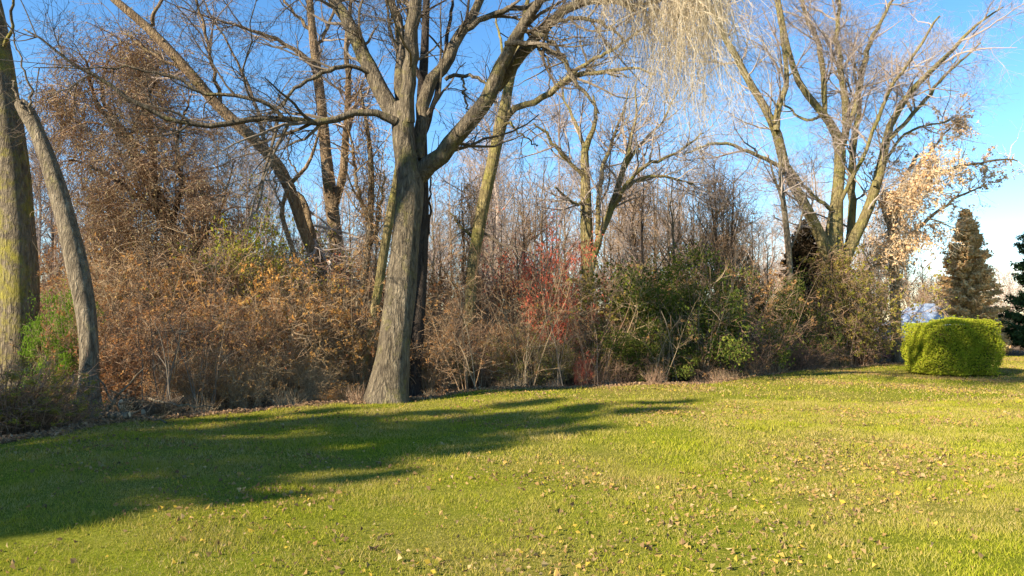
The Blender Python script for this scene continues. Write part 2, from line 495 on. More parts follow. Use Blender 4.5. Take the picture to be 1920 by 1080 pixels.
# ------------------------------------------------------------------ trees
def tree(name, label, trunk, d, limbs, barkm, twigm, seed, cat='tree', group=None, dens=(1.1, 2.6, 4.6, 4.6),
         lens=((1.0, 2.8), (.6, 1.6), (.35, 1.0), (.25, .6)), up=(.05, .03, .01, -.02), rc=(.04, .016, .008, .005), d1=None,
         sides=18, lobes=0, bump=.06, wig=(.16, .18, .2, .22), leaf=None, crown_from_trunk=.0, extra=None, ws=.88):
    """trunk: [(px,py,w)], limbs: [(pts, d_start, d_end)]"""
    r = np.random.default_rng(seed)
    P, R = trace(trunk, d, d1 or d, 26)
    base = P[0].copy()
    z0 = float(gz(base[0], base[1]))
    if base[2] < z0 + 1.2:
        P[0, 2] = z0 - .12
    else:
        P = np.concatenate([[[base[0], base[1], z0 - .1]], P]); R = np.concatenate([[R[0] * 1.15], R])
    base = np.array([P[0, 0], P[0, 1], z0])
    root = thing(name, label, cat, base, group)
    mb = MB(); tubes(mb, P[None], R[None], sides, bump, lobes, seed); mb.build('trunk', barkm, root, base, True)
    LP, LR = [], []
    K = 20
    for pts, a, b in limbs:
        p, q = trace(pts, a, b, K, r, .02); q = q * ws
        mb = MB(); tubes(mb, p[None], q[None], 10, bump, 0, seed + 3); mb.build('limb', barkm, root, base, True)
        LP.append(p); LR.append(q)
    if crown_from_trunk:
        tp, tr = trace(trunk, d, d1 or d, K)
        n0 = int(K * crown_from_trunk)
        s = np.linspace(n0, K - 1, K); i0 = np.minimum(s.astype(int), K - 2); f = (s - i0)
        LP.append(tp[i0] * (1 - f[:, None]) + tp[i0 + 1] * f[:, None]); LR.append(tr[i0] * (1 - f) + tr[i0 + 1] * f)
    P0, R0 = np.array(LP), np.array(LR)
    lv = []
    p, q = P0, R0
    Ks = (8, 6, 5, 4)
    for j in range(4):
        if dens[j] <= 0: break
        p, q = spawn(r, p, q, dens[j] * (1.1, 1.2, 1.3, 1.5)[j], lens[j], (25, 70), .12 if j == 0 else .1, 1, Ks[j], up[j], wig[j], .6, rc[j], (.012, .006, .004, .0032)[j], .3)
        lv.append((p, q))
    mb = MB()
    for j, (p, q) in enumerate(lv):
        tubes(mb, p, q, 5 if j == 0 else 3)
    mb.build('crown', twigm, root, base, False)
    if leaf:
        mb = MB(); leaves(mb, pts_on(r, lv[-1][0], leaf[1], .04), leaf[2], r); mb.build('foliage', leaf[0], root, base)
    if extra:
        extra(root, base, P0, R0, lv, r)
    return root


def vines(paths, mat='twig_brown', leaf=None, down=-.25):
    def f(root, base, P0, R0, lv, r):
        mb = MB(); ml = MB()
        for pts, d, n in paths:      # pts: px, py, radius in metres
            A = catmull(pts, 30)
            C = np.array([W(a[0], a[1], d) for a in A])
            wt = A[:, 2] + .15; idx = r.choice(30, n, p=wt / wt.sum())
            o = r.normal(0, 1, (n, 3)); o *= (A[idx, 2] * r.random(n) ** .7 / np.linalg.norm(o, axis=1))[:, None]
            o[:, 2] *= .7
            p = C[idx] + o
            p[:, 2] = np.maximum(p[:, 2], .1)
            K = 6; Q = np.empty((n, K, 3)); Q[:, 0] = p
            D_ = norm(r.normal(0, 1, (n, 3)) + np.array([0, 0, -.3])); L_ = r.uniform(.35, 1.3, n)[:, None] / (K - 1)
            for k in range(1, K):
                D_ = norm(D_ + r.normal(0, .28, (n, 3)) + np.array([0, 0, down])); Q[:, k] = Q[:, k - 1] + D_ * L_
            tubes(mb, Q, (r.uniform(.003, .010, n))[:, None] * np.linspace(1, .5, K), 3)
            if leaf: leaves(ml, pts_on(r, Q, int(n * leaf[1]), .05, .1, .35), leaf[2], r)
        mb.build('vines', M[mat], root, base)
        if leaf: ml.build('vine_leaves', M[leaf[0]], root, base)
    return f


# --- the big tree in the middle
def curtain(root, base, P0, R0, lv, r):
    # long drooping twigs under the limb that reaches out to the right, above the picture
    a, ra = trace([(1010, -60, 16), (1090, -150, 14), (1180, -170, 12), (1240, -150, 10), (1290, -110, 7), (1320, -40, 4)], 14.0, 12.2, 24)
    b, rb = trace([(1080, 0, 12), (1130, -45, 10), (1190, -70, 8), (1240, -50, 6), (1275, 10, 4)], 14.0, 12.6, 24)
    c, rc_ = trace([(1100, -105, 10), (1150, -120, 8), (1200, -100, 6), (1225, -40, 4)], 14.0, 13.6, 24)
    P, R = np.array([a, b, c]), np.array([ra, rb, rc_])
    mb = MB(); tubes(mb, P, R, 8)
    s1, q1 = spawn(r, P, R, 0, (.4, 1.5), (20, 80), .3, 1, 8, -.4, .2, .5, .02, .006, .4, n=60)
    s2, q2 = spawn(r, s1, q1, 0, (.4, 3.8), (10, 50), .2, 1, 8, -.42, .30, .5, .006, .0035, .4, n=1100)
    s3, q3 = spawn(r, s2, q2, 0, (.15, .7), (10, 60), .1, 1, 5, -.22, .34, .6, .004, .0025, .5, n=5200)
    for p, q in ((s1, q1), (s2, q2), (s3, q3)): tubes(mb, p, q, 3)
    mb.build('drooping_twigs', M['twig_tan'], root, base)


D = 15.4
main_limbs = [
    ([(768, 350, 30), (790, 325, 40), (830, 285, 36), (880, 230, 34), (920, 170, 32), (950, 105, 26), (985, 45, 22), (1020, -15, 18), (1070, -90, 12)], 15.4, 14.2),
    ([(930, 165, 24), (960, 125, 26), (1000, 75, 24), (1045, 30, 20), (1090, 5, 18), (1150, 0, 12), (1190, 22, 8)], 15.2, 14.0),
    ([(755, 235, 36), (735, 205, 38), (705, 155, 34), (680, 105, 31), (655, 50, 28), (625, -5, 25), (590, -90, 16), (560, -200, 8)], 15.4, 16.5),
    ([(765, 230, 30), (765, 180, 31), (770, 110, 29), (775, 50, 27), (778, -20, 24), (770, -130, 16), (780, -250, 8)], 15.3, 14.8),
    ([(758, 215, 26), (750, 150, 24), (752, 75, 20), (742, 25, 16), (722, -15, 14), (690, -90, 8)], 15.6, 16.6),
    ([(785, 300, 26), (788, 230, 26), (800, 180, 27), (830, 125, 26), (865, 62, 22), (895, 10, 18), (915, -60, 13), (950, -150, 7)], 15.7, 16.6),
    ([(868, 60, 12), (905, 35, 13), (955, 18, 12), (1010, 5, 10), (1080, -25, 7)], 16.2, 16.0),
    ([(742, 228, 20), (715, 215, 16), (680, 208, 15), (640, 221, 15), (600, 231, 14), (545, 226, 13), (490, 222, 13), (440, 229, 12), (390, 236, 11),
      (345, 231, 10), (290, 212, 10), (240, 186, 9), (200, 155, 8), (150, 131, 7), (100, 92, 5), (45, 52, 3)], 15.2, 12.5),
    ([(530, 220, 9), (505, 198, 9), (475, 188, 8), (430, 178, 8), (392, 178, 7), (345, 150, 7), (290, 134, 6), (240, 128, 4), (130, 128, 3), (60, 126, 2)], 14.2, 13.0),
    ([(700, 140, 10), (665, 126, 9), (630, 128, 9), (590, 145, 8), (555, 168, 7), (525, 200, 6), (500, 212, 4)], 15.6, 14.6),
    ([(948, 82, 12), (975, 78, 12), (1005, 83, 12), (1041, 102, 12), (1063, 126, 10), (1072, 150, 9), (1100, 178, 7), (1122, 210, 4)], 14.6, 13.8),
    ([(965, 60, 9), (1005, 60, 9), (1040, 84, 8), (1060, 112, 7), (1068, 140, 4)], 14.7, 14.3),
    ([(1025, 48, 9), (1071, 34, 9), (1115, 38, 8), (1150, 55, 6), (1175, 85, 4)], 14.3, 13.6),
    ([(835, 150, 8), (860, 143, 8), (895, 148, 7), (915, 165, 5), (935, 200, 3)], 15.9, 15.6),
    ([(868, 144, 5), (872, 180, 5), (878, 205, 3)], 15.8, 15.8),
    ([(1005, 85, 6), (1028, 120, 5), (1030, 170, 3)], 14.4, 14.4),
]
tree('bare_tree', 'huge grey trunk with spreading bare limbs at the lawn edge, long low limb reaching left', [(725, 765, 88), (727, 740, 75), (733, 700, 67), (740, 640, 61), (749, 560, 56), (759, 470, 53),
     (767, 390, 51), (768, 340, 50), (760, 290, 44), (756, 235, 42), (757, 195, 36)], 14.9, main_limbs, M['bark_main'], M['twig_main'], 5,
     sides=40, lobes=.2, bump=.09, extra=curtain, ws=.92, dens=(1.3, 2.6, 4.6, 4.6), d1=15.4)

# --- trunks at the left edge
tree('bare_tree', 'thick mossy trunk cut by the left edge of the picture, its right side dark', [(40, 752, 84), (40, 700, 70), (38, 600, 64), (36, 500, 62), (28, 380, 60), (15, 250, 56), (-4, 120, 52), (-25, 0, 48), (-60, -120, 40)],
     14.8, [([(-15, 60, 20), (-60, -10, 16), (-130, -80, 10)], 14.8, 14), ([(-22, 10, 26), (-10, -80, 18), (60, -170, 9)], 14.8, 13.6), ([(-5, 110, 12), (20, 60, 7), (30, -10, 5), (80, -60, 3)], 14.8, 14)],
     M['bark_moss'], M['twig_lilac'], 8, sides=30, lobes=.15)
tree('broken_tree', 'pale leaning trunk with a broken mossy top beside the thick left edge trunk', [(166, 782, 52), (166, 730, 38), (167, 660, 32), (160, 580, 36), (147, 510, 38), (131, 440, 36), (112, 370, 34), (90, 300, 30), (68, 245, 27), (48, 205, 30), (38, 193, 22)],
     12.9, [([(55, 215, 6), (58, 170, 5), (45, 130, 4), (20, 60, 3)], 13.2, 13.0), ([(45, 200, 7), (30, 180, 5), (24, 150, 3)], 13.2, 13.5)],
     M['bark_pale'], M['twig_lilac'], 12, sides=26, lobes=.25, dens=(.5, 1.8, 3, 2.5), d1=13.4)

# --- vine draped tree behind
tree('vine_draped_tree', 'tall tree draped in brown vines and fine twigs right of the pale leaning trunk', [(330, 760, 30), (325, 640, 26), (330, 540, 26), (318, 430, 26), (290, 360, 24), (258, 300, 20), (225, 240, 16)], 19.5,
     [([(258, 300, 14), (215, 240, 12), (180, 190, 9), (160, 110, 5)], 19.5, 19), ([(290, 360, 16), (285, 270, 13), (270, 190, 9), (240, 90, 5)], 19.5, 20.5),
      ([(318, 430, 14), (340, 350, 12), (330, 270, 8), (355, 190, 4)], 19.5, 18.6), ([(315, 420, 14), (250, 360, 12), (190, 320, 8), (130, 300, 4)], 19.5, 18.4),
      ([(328, 540, 12), (380, 450, 9), (420, 380, 5), (440, 300, 3)], 19.5, 19), ([(225, 240, 10), (190, 170, 8), (215, 80, 4)], 19.6, 20.5), ([(240, 270, 9), (280, 180, 7), (300, 110, 4)], 19.6, 18.6),
      ([(320, 560, 14), (250, 450, 10), (190, 400, 8), (150, 380, 5)], 19.5, 20)],
     M['bark_dark'], M['twig_brown'], 21, dens=(4.0, 5.0, 6.0, 4.0), lens=((.7, 2.2), (.5, 1.3), (.3, .9), (.2, .5)), up=(-.05, -.1, -.12, -.1),
     rc=(.03, .014, .008, .006), leaf=(M['leaf_dry'], 9000, (.04, .09)), extra=vines([([(262, 70, .6), (265, 180, .8), (275, 300, 1.1), (300, 430, 1.5), (310, 600, 2.)], 19.3, 3600),
     ([(150, 150, .8), (165, 260, .9), (205, 400, 1.2), (215, 560, 1.6)], 19.6, 2200), ([(380, 330, .4), (385, 420, .8), (390, 560, 1.2)], 19.8, 900), ([(90, 160, .5), (130, 240, .7)], 20, 450)], leaf=('leaf_dry', 2.6, (.04, .10))))

# --- long diagonal tree
tree('bare_tree', 'long slanting trunk rising up and left behind the low horizontal limb', [(640, 735, 26), (632, 640, 24), (612, 560, 22), (592, 490, 20), (565, 420, 20), (548, 365, 22), (522, 312, 22), (480, 265, 21), (415, 205, 20), (350, 130, 19), (280, 55, 17), (210, -5, 14), (130, -80, 8)],
     19.3, [([(545, 355, 14), (572, 385, 14), (590, 450, 13), (610, 520, 13), (628, 600, 13)], 19.2, 18.9), ([(415, 205, 9), (400, 130, 8), (380, 40, 6), (350, -60, 4)], 18.6, 18),
            ([(280, 55, 9), (300, 0, 7), (340, -70, 4)], 18, 17.6), ([(350, 130, 8), (300, 110, 6), (230, 60, 4)], 18.3, 19), ([(500, 285, 9), (480, 200, 7), (440, 110, 5), (380, 0, 3)], 18.9, 19.6)],
     M['bark_brown'], M['twig_lilac'], 31, d1=17.5, dens=(1.2, 2.4, 3.6, 3.2), crown_from_trunk=.5)
tree('thin_tree', 'thin crooked grey stem bending left below the slanting trunk', [(585, 735, 12), (580, 650, 11), (568, 560, 10), (552, 480, 9), (530, 410, 9), (530, 385, 8), (545, 345, 8), (575, 312, 7), (592, 270, 5), (600, 235, 3)], 18.2,
     [([(530, 395, 5), (515, 350, 4), (520, 300, 3)], 18.2, 18.2), ([(560, 325, 4), (540, 290, 3), (545, 240, 2)], 18.2, 18)], M['bark_brown'], M['twig_lilac'], 32, dens=(1.5, 2.5, 3, 0))
tree('bare_tree', 'tall straight twin stemmed tree just left of the huge trunk, its lower trunk dark', [(655, 725, 30), (648, 620, 28), (640, 540, 26), (632, 470, 25), (622, 385, 25), (612, 300, 22), (604, 210, 19), (594, 130, 18), (586, 60, 15), (580, -10, 13), (575, -120, 8)],
     20, [([(625, 400, 16), (642, 330, 17), (648, 250, 15), (652, 165, 13), (650, 80, 10), (660, -10, 7)], 20, 19.4), ([(600, 150, 10), (575, 110, 10), (535, 82, 9), (480, 60, 7), (410, 38, 5), (330, 10, 3)], 19.9, 18.6),
          ([(590, 95, 8), (620, 40, 7), (640, -30, 4)], 20, 20.5), ([(585, 60, 8), (540, 10, 6), (500, -60, 4)], 20, 20.5)],
     M['bark_brown'], M['twig_lilac'], 33, dens=(1.4, 2.6, 3.6, 3.2), crown_from_trunk=.4)
tree('bare_tree', 'slim pale forked tree with reddish vines close left of the huge trunk', [(655, 730, 16), (664, 640, 15), (675, 560, 14), (690, 470, 13), (695, 390, 12), (696, 320, 11), (690, 250, 8), (676, 170, 5)], 18.6,
     [([(672, 575, 10), (690, 560, 9), (700, 620, 8), (712, 680, 6)], 18.6, 18.3), ([(694, 420, 9), (670, 350, 8), (662, 280, 6), (650, 220, 3)], 18.6, 19), ([(688, 480, 8), (712, 400, 7), (722, 320, 4)], 18.6, 19.2)],
     M['bark_pale'], M['twig_brown'], 34, dens=(1.8, 3, 4, 0), extra=vines([([(672, 150, .2), (690, 260, .35), (698, 400, .3), (690, 500, .35), (672, 620, .4)], 18.6, 800)], leaf=('leaf_russet', 2, (.04, .08))))
tree('bare_tree', 'yellowish stem half hidden behind the left side of the huge trunk', [(668, 735, 18), (690, 640, 17), (708, 550, 17), (722, 460, 17), (736, 380, 17), (745, 330, 15), (748, 270, 10), (740, 190, 6)], 17.0,
     [([(745, 320, 6), (765, 250, 5), (775, 180, 3)], 17, 17.2)], M['bark_olive'], M['twig_lilac'], 35, dens=(1, 2, 3, 0))
tree('bare_tree', 'dark straight trunk standing close behind the right side of the huge trunk', [(772, 745, 34), (778, 690, 26), (784, 600, 25), (790, 500, 23), (794, 400, 21), (792, 300, 20), (790, 200, 19), (796, 100, 16), (800, 0, 13), (810, -120, 8)], 17.6,
     [([(792, 260, 12), (815, 190, 11), (835, 100, 9), (850, 0, 6)], 17.6, 18), ([(794, 170, 9), (770, 90, 8), (765, 0, 5)], 17.6, 18.4), ([(795, 480, 6), (806, 400, 5), (808, 330, 3)], 17.6, 17.6)],
     M['bark_dark'], M['twig_main'], 36, dens=(.8, 2, 3, 3))
# --- leaning tree right of main
tree('bare_tree', 'slanting grey trunk right of the huge trunk, forking high into a long right arm', [(872, 718, 28), (878, 640, 24), (882, 560, 22), (888, 490, 22), (903, 400, 24), (918, 330, 23), (932, 265, 22), (946, 205, 22), (956, 150, 17), (972, 100, 13), (985, 20, 9), (1010, -80, 5)], 20.2,
     [([(948, 225, 14), (962, 208, 15), (1027, 178, 14), (1067, 146, 13), (1130, 133, 10), (1185, 128, 6), (1230, 140, 3)], 20.2, 18.8), ([(1062, 150, 9), (1090, 125, 9), (1115, 111, 8), (1167, 81, 6), (1220, 40, 4)], 19.4, 18.6),
      ([(905, 400, 9), (890, 440, 8), (868, 430, 6), (845, 400, 3)], 20.2, 20.6), ([(938, 250, 6), (955, 230, 6), (975, 250, 4), (1010, 275, 3)], 20.2, 19.6), ([(958, 150, 7), (940, 90, 6), (930, 20, 4)], 20.2, 21)],
     M['bark_olive'], M['twig_main'], 37, dens=(1.3, 2.4, 3.4, 3.0), extra=vines([([(878, 345, .25), (874, 400, .35), (880, 470, .3), (885, 600, .5)], 20.8, 700)]))
# --- centre right vase shaped tree
tree('bare_tree', 'vase shaped bare tree with pale lower trunk behind the red leaved shrub', [(1104, 716, 28), (1102, 640, 24), (1102, 560, 23), (1101, 480, 23), (1099, 400, 22), (1098, 340, 18), (1097, 280, 14), (1110, 250, 10), (1118, 215, 7), (1112, 180, 4)], 23,
     [([(1104, 520, 16), (1122, 450, 17), (1140, 405, 16), (1155, 360, 14), (1168, 315, 11), (1180, 275, 9), (1192, 225, 6), (1192, 150, 3)], 23, 22.4),
      ([(1098, 335, 9), (1075, 310, 8), (1045, 280, 8), (1020, 245, 6), (1000, 232, 3)], 23, 22.2), ([(1098, 290, 9), (1085, 245, 8), (1060, 190, 5), (1050, 140, 3)], 23, 23.6),
      ([(1120, 440, 10), (1125, 350, 10), (1138, 290, 8), (1165, 220, 5), (1180, 160, 3)], 22.8, 23.6), ([(1145, 400, 10), (1175, 345, 9), (1215, 308, 8), (1262, 290, 6), (1320, 250, 3)], 22.8, 21.4),
      ([(1150, 385, 9), (1190, 340, 8), (1240, 330, 6), (1300, 345, 4)], 22.7, 23.5), ([(1160, 340, 8), (1195, 280, 7), (1240, 230, 5), (1270, 170, 3)], 22.6, 23.4), ([(1100, 380, 8), (1075, 380, 6), (1040, 350, 4)], 23, 22)],
     M['bark_olive'], M['twig_lilac'], 38, dens=(2.4, 3.2, 3.8, 3.2), lens=((1., 2.4), (.6, 1.4), (.4, 1), (.25, .6)), rc=(.04, .016, .009, .006))
# --- big right tree
tree('bare_tree', 'large many stemmed bare tree fanning up beside the clipped green hedge', [(1570, 688, 58), (1568, 650, 48), (1566, 600, 46), (1566, 550, 46), (1566, 500, 44), (1562, 460, 36), (1570, 370, 22), (1575, 285, 20), (1565, 245, 17), (1540, 210, 14), (1500, 158, 12), (1480, 100, 10), (1468, 40, 7), (1450, -60, 4)], 27.5,
     [([(1560, 500, 30), (1545, 455, 26), (1500, 368, 21), (1472, 310, 20), (1460, 260, 21), (1440, 215, 17), (1395, 135, 15), (1358, 65, 13), (1330, 10, 10), (1300, -80, 5)], 27.5, 25.5),
      ([(1455, 245, 14), (1462, 190, 14), (1476, 150, 11), (1465, 60, 8), (1450, -30, 5)], 26.3, 26.8),
      ([(1472, 318, 9), (1440, 300, 9), (1400, 282, 8), (1345, 268, 6), (1280, 290, 3)], 26.6, 25.4), ([(1562, 395, 8), (1530, 370, 8), (1500, 340, 7), (1475, 305, 6)], 27.3, 26.8),
      ([(1548, 220, 10), (1545, 150, 12), (1532, 75, 11), (1508, 20, 9), (1490, -60, 5)], 27.5, 28.4), ([(1575, 290, 14), (1586, 250, 15), (1584, 175, 14), (1572, 105, 12), (1570, 40, 9), (1580, -60, 5)], 27.5, 26.6),
      ([(1590, 240, 11), (1605, 195, 13), (1620, 125, 12), (1632, 80, 10), (1660, 25, 7), (1700, -50, 4)], 27.2, 28),
      ([(1580, 500, 26), (1600, 455, 24), (1625, 400, 21), (1645, 340, 20), (1660, 272, 17), (1682, 210, 14), (1725, 155, 12), (1780, 100, 9), (1822, 55, 6), (1880, 10, 3)], 27.5, 26.5),
      ([(1578, 375, 8), (1600, 325, 9), (1622, 288, 8), (1645, 225, 8), (1672, 165, 7), (1715, 100, 6), (1760, 30, 4)], 27, 25.8), ([(1665, 262, 9), (1700, 228, 9), (1732, 190, 8), (1780, 135, 6), (1840, 80, 3)], 27, 27.8),
      ([(1640, 350, 7), (1680, 270, 6), (1720, 240, 5), (1790, 225, 3)], 27, 28), ([(1548, 215, 7), (1510, 225, 6), (1470, 195, 4)], 27.5, 28.4), ([(1592, 470, 16), (1597, 400, 17), (1597, 330, 15), (1601, 262, 12), (1612, 190, 8), (1600, 120, 4)], 28.2, 29)],
     M['bark_olive'], M['twig_lilac'], 39, sides=26, lobes=.15, dens=(1.5, 2.5, 3.6, 3.4), lens=((1.2, 3.6), (.8, 2.2), (.5, 1.4), (.3, .9)), rc=(.04, .018, .010, .007), extra=vines([([(1566, 480, .7), (1570, 560, 1.1), (1580, 620, 1.2)], 27.1, 1500)], 'twig_brown', ('leaf_olive', 5, (.06, .13))))
tree('bare_tree', 'smaller spreading tree with clumps of dry orange leaves above the clipped hedge', [(1682, 690, 20), (1680, 620, 18), (1678, 540, 18), (1675, 470, 17), (1672, 400, 14), (1690, 350, 10), (1720, 290, 6)], 30,
     [([(1675, 410, 9), (1700, 360, 9), (1770, 322, 7), (1850, 302, 5), (1910, 300, 3)], 30, 28.5), ([(1675, 440, 9), (1650, 380, 7), (1640, 320, 4)], 30, 30), ([(1676, 480, 9), (1640, 500, 8), (1615, 515, 6), (1590, 500, 3)], 30, 29),
      ([(1676, 500, 10), (1720, 430, 8), (1780, 380, 6), (1840, 350, 3)], 30, 31), ([(1700, 350, 7), (1740, 290, 6), (1790, 230, 3)], 29.6, 29)],
     M['bark_brown'], M['twig_tan'], 40, dens=(1.6, 2.6, 3, 2.0), lens=((1., 2.4), (.6, 1.6), (.4, 1), (.3, .6)), rc=(.04, .018, .01, .008), leaf=(M['leaf_tan'], 5000, (.06, .14)), extra=vines([([(1690, 370, .9), (1682, 460, .6), (1680, 540, .5)], 29.8, 800), ([(1760, 300, .9), (1735, 320, .9), (1700, 370, .8), (1660, 360, .5)], 27.6, 750), ([(1790, 225, .35), (1800, 228, .3)], 29.0, 110), ([(1640, 470, .5), (1700, 450, .6), (1760, 430, .6)], 28.4, 350)], 'twig_tan', ('leaf_tan', 5, (.07, .16))))
tree('thin_tree', 'slim pale stem in front of the dark conifer left of the many stemmed tree', [(1478, 700, 13), (1480, 620, 12), (1482, 540, 11), (1478, 460, 11), (1470, 390, 10), (1464, 340, 8), (1462, 280, 5)], 25.5,
     [([(1472, 400, 6), (1455, 340, 5), (1440, 290, 3)], 25.5, 25), ([(1480, 470, 5), (1500, 420, 4), (1510, 360, 3)], 25.5, 26)], M['bark_pale'], M['twig_lilac'], 41, dens=(1.5, 2, 3, 0))


# --- generic bare trees used for the smaller ones in the wood (two kinds, copied)
def generic_tree(seed, h, spread, barkm, twigm, name, label, cat='tree', nl=13, dens=(2.6, 3.8, 4.2), group=None, up=.1, leaf=None, rb=.07):
    r = np.random.default_rng(seed)
    root = thing(name, label, cat, (0, 0, 0), group)
    K = 14
    z = np.linspace(-.15, h, K)
    wob = np.cumsum(r.normal(0, .05 * h / 8, (K, 2)), 0); wob -= wob[0]
    P = np.stack([wob[:, 0], wob[:, 1], z], 1); R = rb * np.linspace(1.15, .18, K)
    mb = MB(); tubes(mb, P[None], R[None], 10, .05, 0, seed); mb.build('trunk', barkm, root, (0, 0, 0), True)
    lp, lr = spawn(r, P[None], R[None], 0, (spread * .7, spread * 1.3), (25, 60), .28, .97, 10, up, .12, .7, .05, .015, .25, .45, n=nl)
    for a, b in zip(lp, lr):
        mb = MB(); tubes(mb, a[None], b[None], 6); mb.build('limb', barkm, root)
    mb = MB()
    AP = np.concatenate([lp]); p1, q1 = spawn(r, lp, lr, dens[0], (.5, 1.5), (20, 60), .1, 1, 6, .06, .14, .6, .02, .007)
    p2, q2 = spawn(r, p1, q1, dens[1], (.35, 1.1), (20, 60), .1, 1, 5, .03, .18, .6, .011, .006)
    p3, q3 = spawn(r, p2, q2, dens[2], (.25, .7), (20, 65), .1, 1, 4, .0, .24, .6, .008, .005)
    tubes(mb, p1, q1, 4); tubes(mb, p2, q2, 3); tubes(mb, p3, q3, 3)
    mb.build('crown', twigm, root)
    if leaf:
        mb = MB(); leaves(mb, pts_on(r, p3, leaf[1], .04), leaf[2], r); mb.build('foliage', leaf[0], root)
    return root


def place(px, d):
    x = (px - 960) / F * d
    return (x, d, float(gz(x, d)))


def top_z(py, d):
    return CH + (600 - py) / F * d


rnd = random.Random(4)
GW = 'slender bare trees in the wood'
for sd, px, d, py, hh_, sp, lb in ((111, 1352, 25.5, 305, 7.2, 2.6, 'broad dark twiggy tree with drooping side branches above the dark evergreens'),
                              (112, 1205, 27, 300, 7.2, 2.0, 'dark stemmed twiggy tree directly right of the vase shaped tree'),
                              (113, 1262, 28, 330, 7.2, 2.2, 'pale stemmed twiggy tree behind the tallest dark evergreen shrub'),
                              (114, 985, 26, 330, 7.0, 2.2, 'twiggy brown tree in the gap right of the slanting grey trunk')):
    t_ = generic_tree(sd, hh_, sp, M['bark_pale'] if sd == 113 else M['bark_dark'], M['twig_wine'] if sd in (111,) else M['twig_brown'], 'bare_tree', lb, nl=20, dens=(3.6, 4.2, 4.2), up=-.03 if sd == 111 else .06)
    t_.location = place(px, d); sc = top_z(py, d) / hh_; t_.scale = (sc, sc, sc)
    if sd in (111, 112):
        o3 = np.array(t_.location)
        pth = [(1350, 340, .7), (1352, 420, 1.3), (1350, 520, 1.2)] if sd == 111 else [(1205, 370, .4), (1205, 480, .6), (1205, 560, .7)]
        ex = vines([(pth, d, 1500 if sd == 111 else 600)], 'twig_wine', ('leaf_dry', 1.2, (.04, .09)))
        ex(t_, o3, None, None, None, np.random.default_rng(sd))
        for c_ in t_.children:
            if c_.name.startswith('vine'): c_.scale = (1 / sc, 1 / sc, 1 / sc)

gt = [generic_tree(101, 7.0, 2.0, M['bark_brown'], M['twig_lilac'], 'slender_tree', '', group=GW),
      generic_tree(102, 7.5, 1.6, M['bark_pale'], M['twig_brown'], 'slender_tree', '', group=GW),
      generic_tree(103, 6.5, 2.4, M['bark_dark'], M['twig_lilac'], 'slender_tree', '', group=GW, nl=12)]
spots = [(60, 22, 330, 1), (130, 25, 350, 0), (400, 24, 400, 0), (455, 27, 380, 1), (505, 24, 410, 0), (700, 24, 330, 1), (735, 28, 360, 0), (830, 26, 390, 0), (868, 23, 335, 2), (905, 27, 400, 1),
         (935, 24, 400, 0), (975, 22, 390, 1), (1010, 25, 300, 0), (1040, 30, 360, 1), (1150, 28, 370, 0), (1205, 25, 310, 2), (1235, 29, 330, 0), (1268, 24, 330, 1), (1300, 26, 340, 0),
         (1335, 27, 310, 2), (1370, 25, 330, 2), (1410, 30, 400, 0), (1440, 27, 430, 1), (1620, 33, 400, 0), (1650, 32, 440, 1), (1735, 36, 470, 0), (215, 23, 370, 1), (540, 22, 420, 2), (815, 30, 340, 1), (850, 32, 370, 0), (890, 31, 330, 0), (920, 29, 350, 2), (955, 32, 340, 1), (1000, 28, 350, 0), (1030, 33, 320, 2), (1065, 31, 340, 0),
         (1130, 31, 330, 1), (1165, 33, 300, 0), (1190, 30, 340, 1), (1225, 33, 310, 1), (1255, 31, 320, 0), (1285, 32, 330, 2), (1320, 30, 360, 1), (1360, 32, 350, 0), (1395, 29, 400, 1), (1430, 32, 420, 2), (1500, 34, 450, 0),
         (360, 27, 400, 1), (430, 29, 420, 2), (480, 30, 400, 1), (660, 28, 350, 0), (90, 27, 360, 2), (165, 28, 380, 0)]
used = [False] * 3
hs = (7.0, 7.5, 6.5)
LBL = ['slender bare grey tree with lilac twigs, one of many deep in the wood', 'slender pale stemmed tree with brown twigs, one of many deep in the wood',
       'slender dark stemmed tree with wide twiggy crown, one of several deep in the wood']
for px, d, py, k in spots:
    sc = top_z(py, d) / hs[k]
    lo = place(px, d); rz = rnd.uniform(0, 6.28)
    if not used[k]:
        o = gt[k]; o.location = lo; o.rotation_euler.z = rz; o.scale = (sc, sc, sc); o['label'] = LBL[k]; used[k] = True
    else:
        dup(gt[k], lo, rz, (sc, sc, sc * rnd.uniform(.95, 1.05)), LBL[k], GW)

# far wood: one mass of small twiggy crowns
mb = MB(); mt = MB()
r = np.random.default_rng(77)
for q in range(165):
    px = r.uniform(-250, 1720) if q < 150 else r.uniform(1720, 2400); d = r.uniform(44, 85)
    h = r.uniform(9, 15.5) * (.8 if px > 1100 else 1) * (.35 if px > 1720 else 1)
    x = (px - 960) / F * d
    K = 8; z = np.linspace(-.1, h, K); wob = np.cumsum(r.normal(0, .15, (K, 2)), 0)
    P = np.stack([x + wob[:, 0], d + wob[:, 1], z], 1)[None]; R = (r.uniform(.08, .16) * np.linspace(1.1, .2, K))[None]
    a, b = spawn(r, P, R, 0, (1.8, 4.2), (25, 60), .2, 1, 6, .12, .14, .6, .07, .03, n=16)
    c, e = spawn(r, a, b, 0, (.9, 2.2), (20, 60), .1, 1, 4, .06, .15, .6, .03, .014, n=110)
    f, h_ = spawn(r, c, e, 0, (.6, 1.5), (20, 60), .1, 1, 3, .03, .18, .6, .016, .011, n=650)
    tubes(mb, P, R, 6); tubes(mb, a, b, 4); tubes(mb, c, e, 3); tubes(mb, f, h_, 3)
tag(mb.build('distant_woodland', M['twig_far']), kind='stuff')


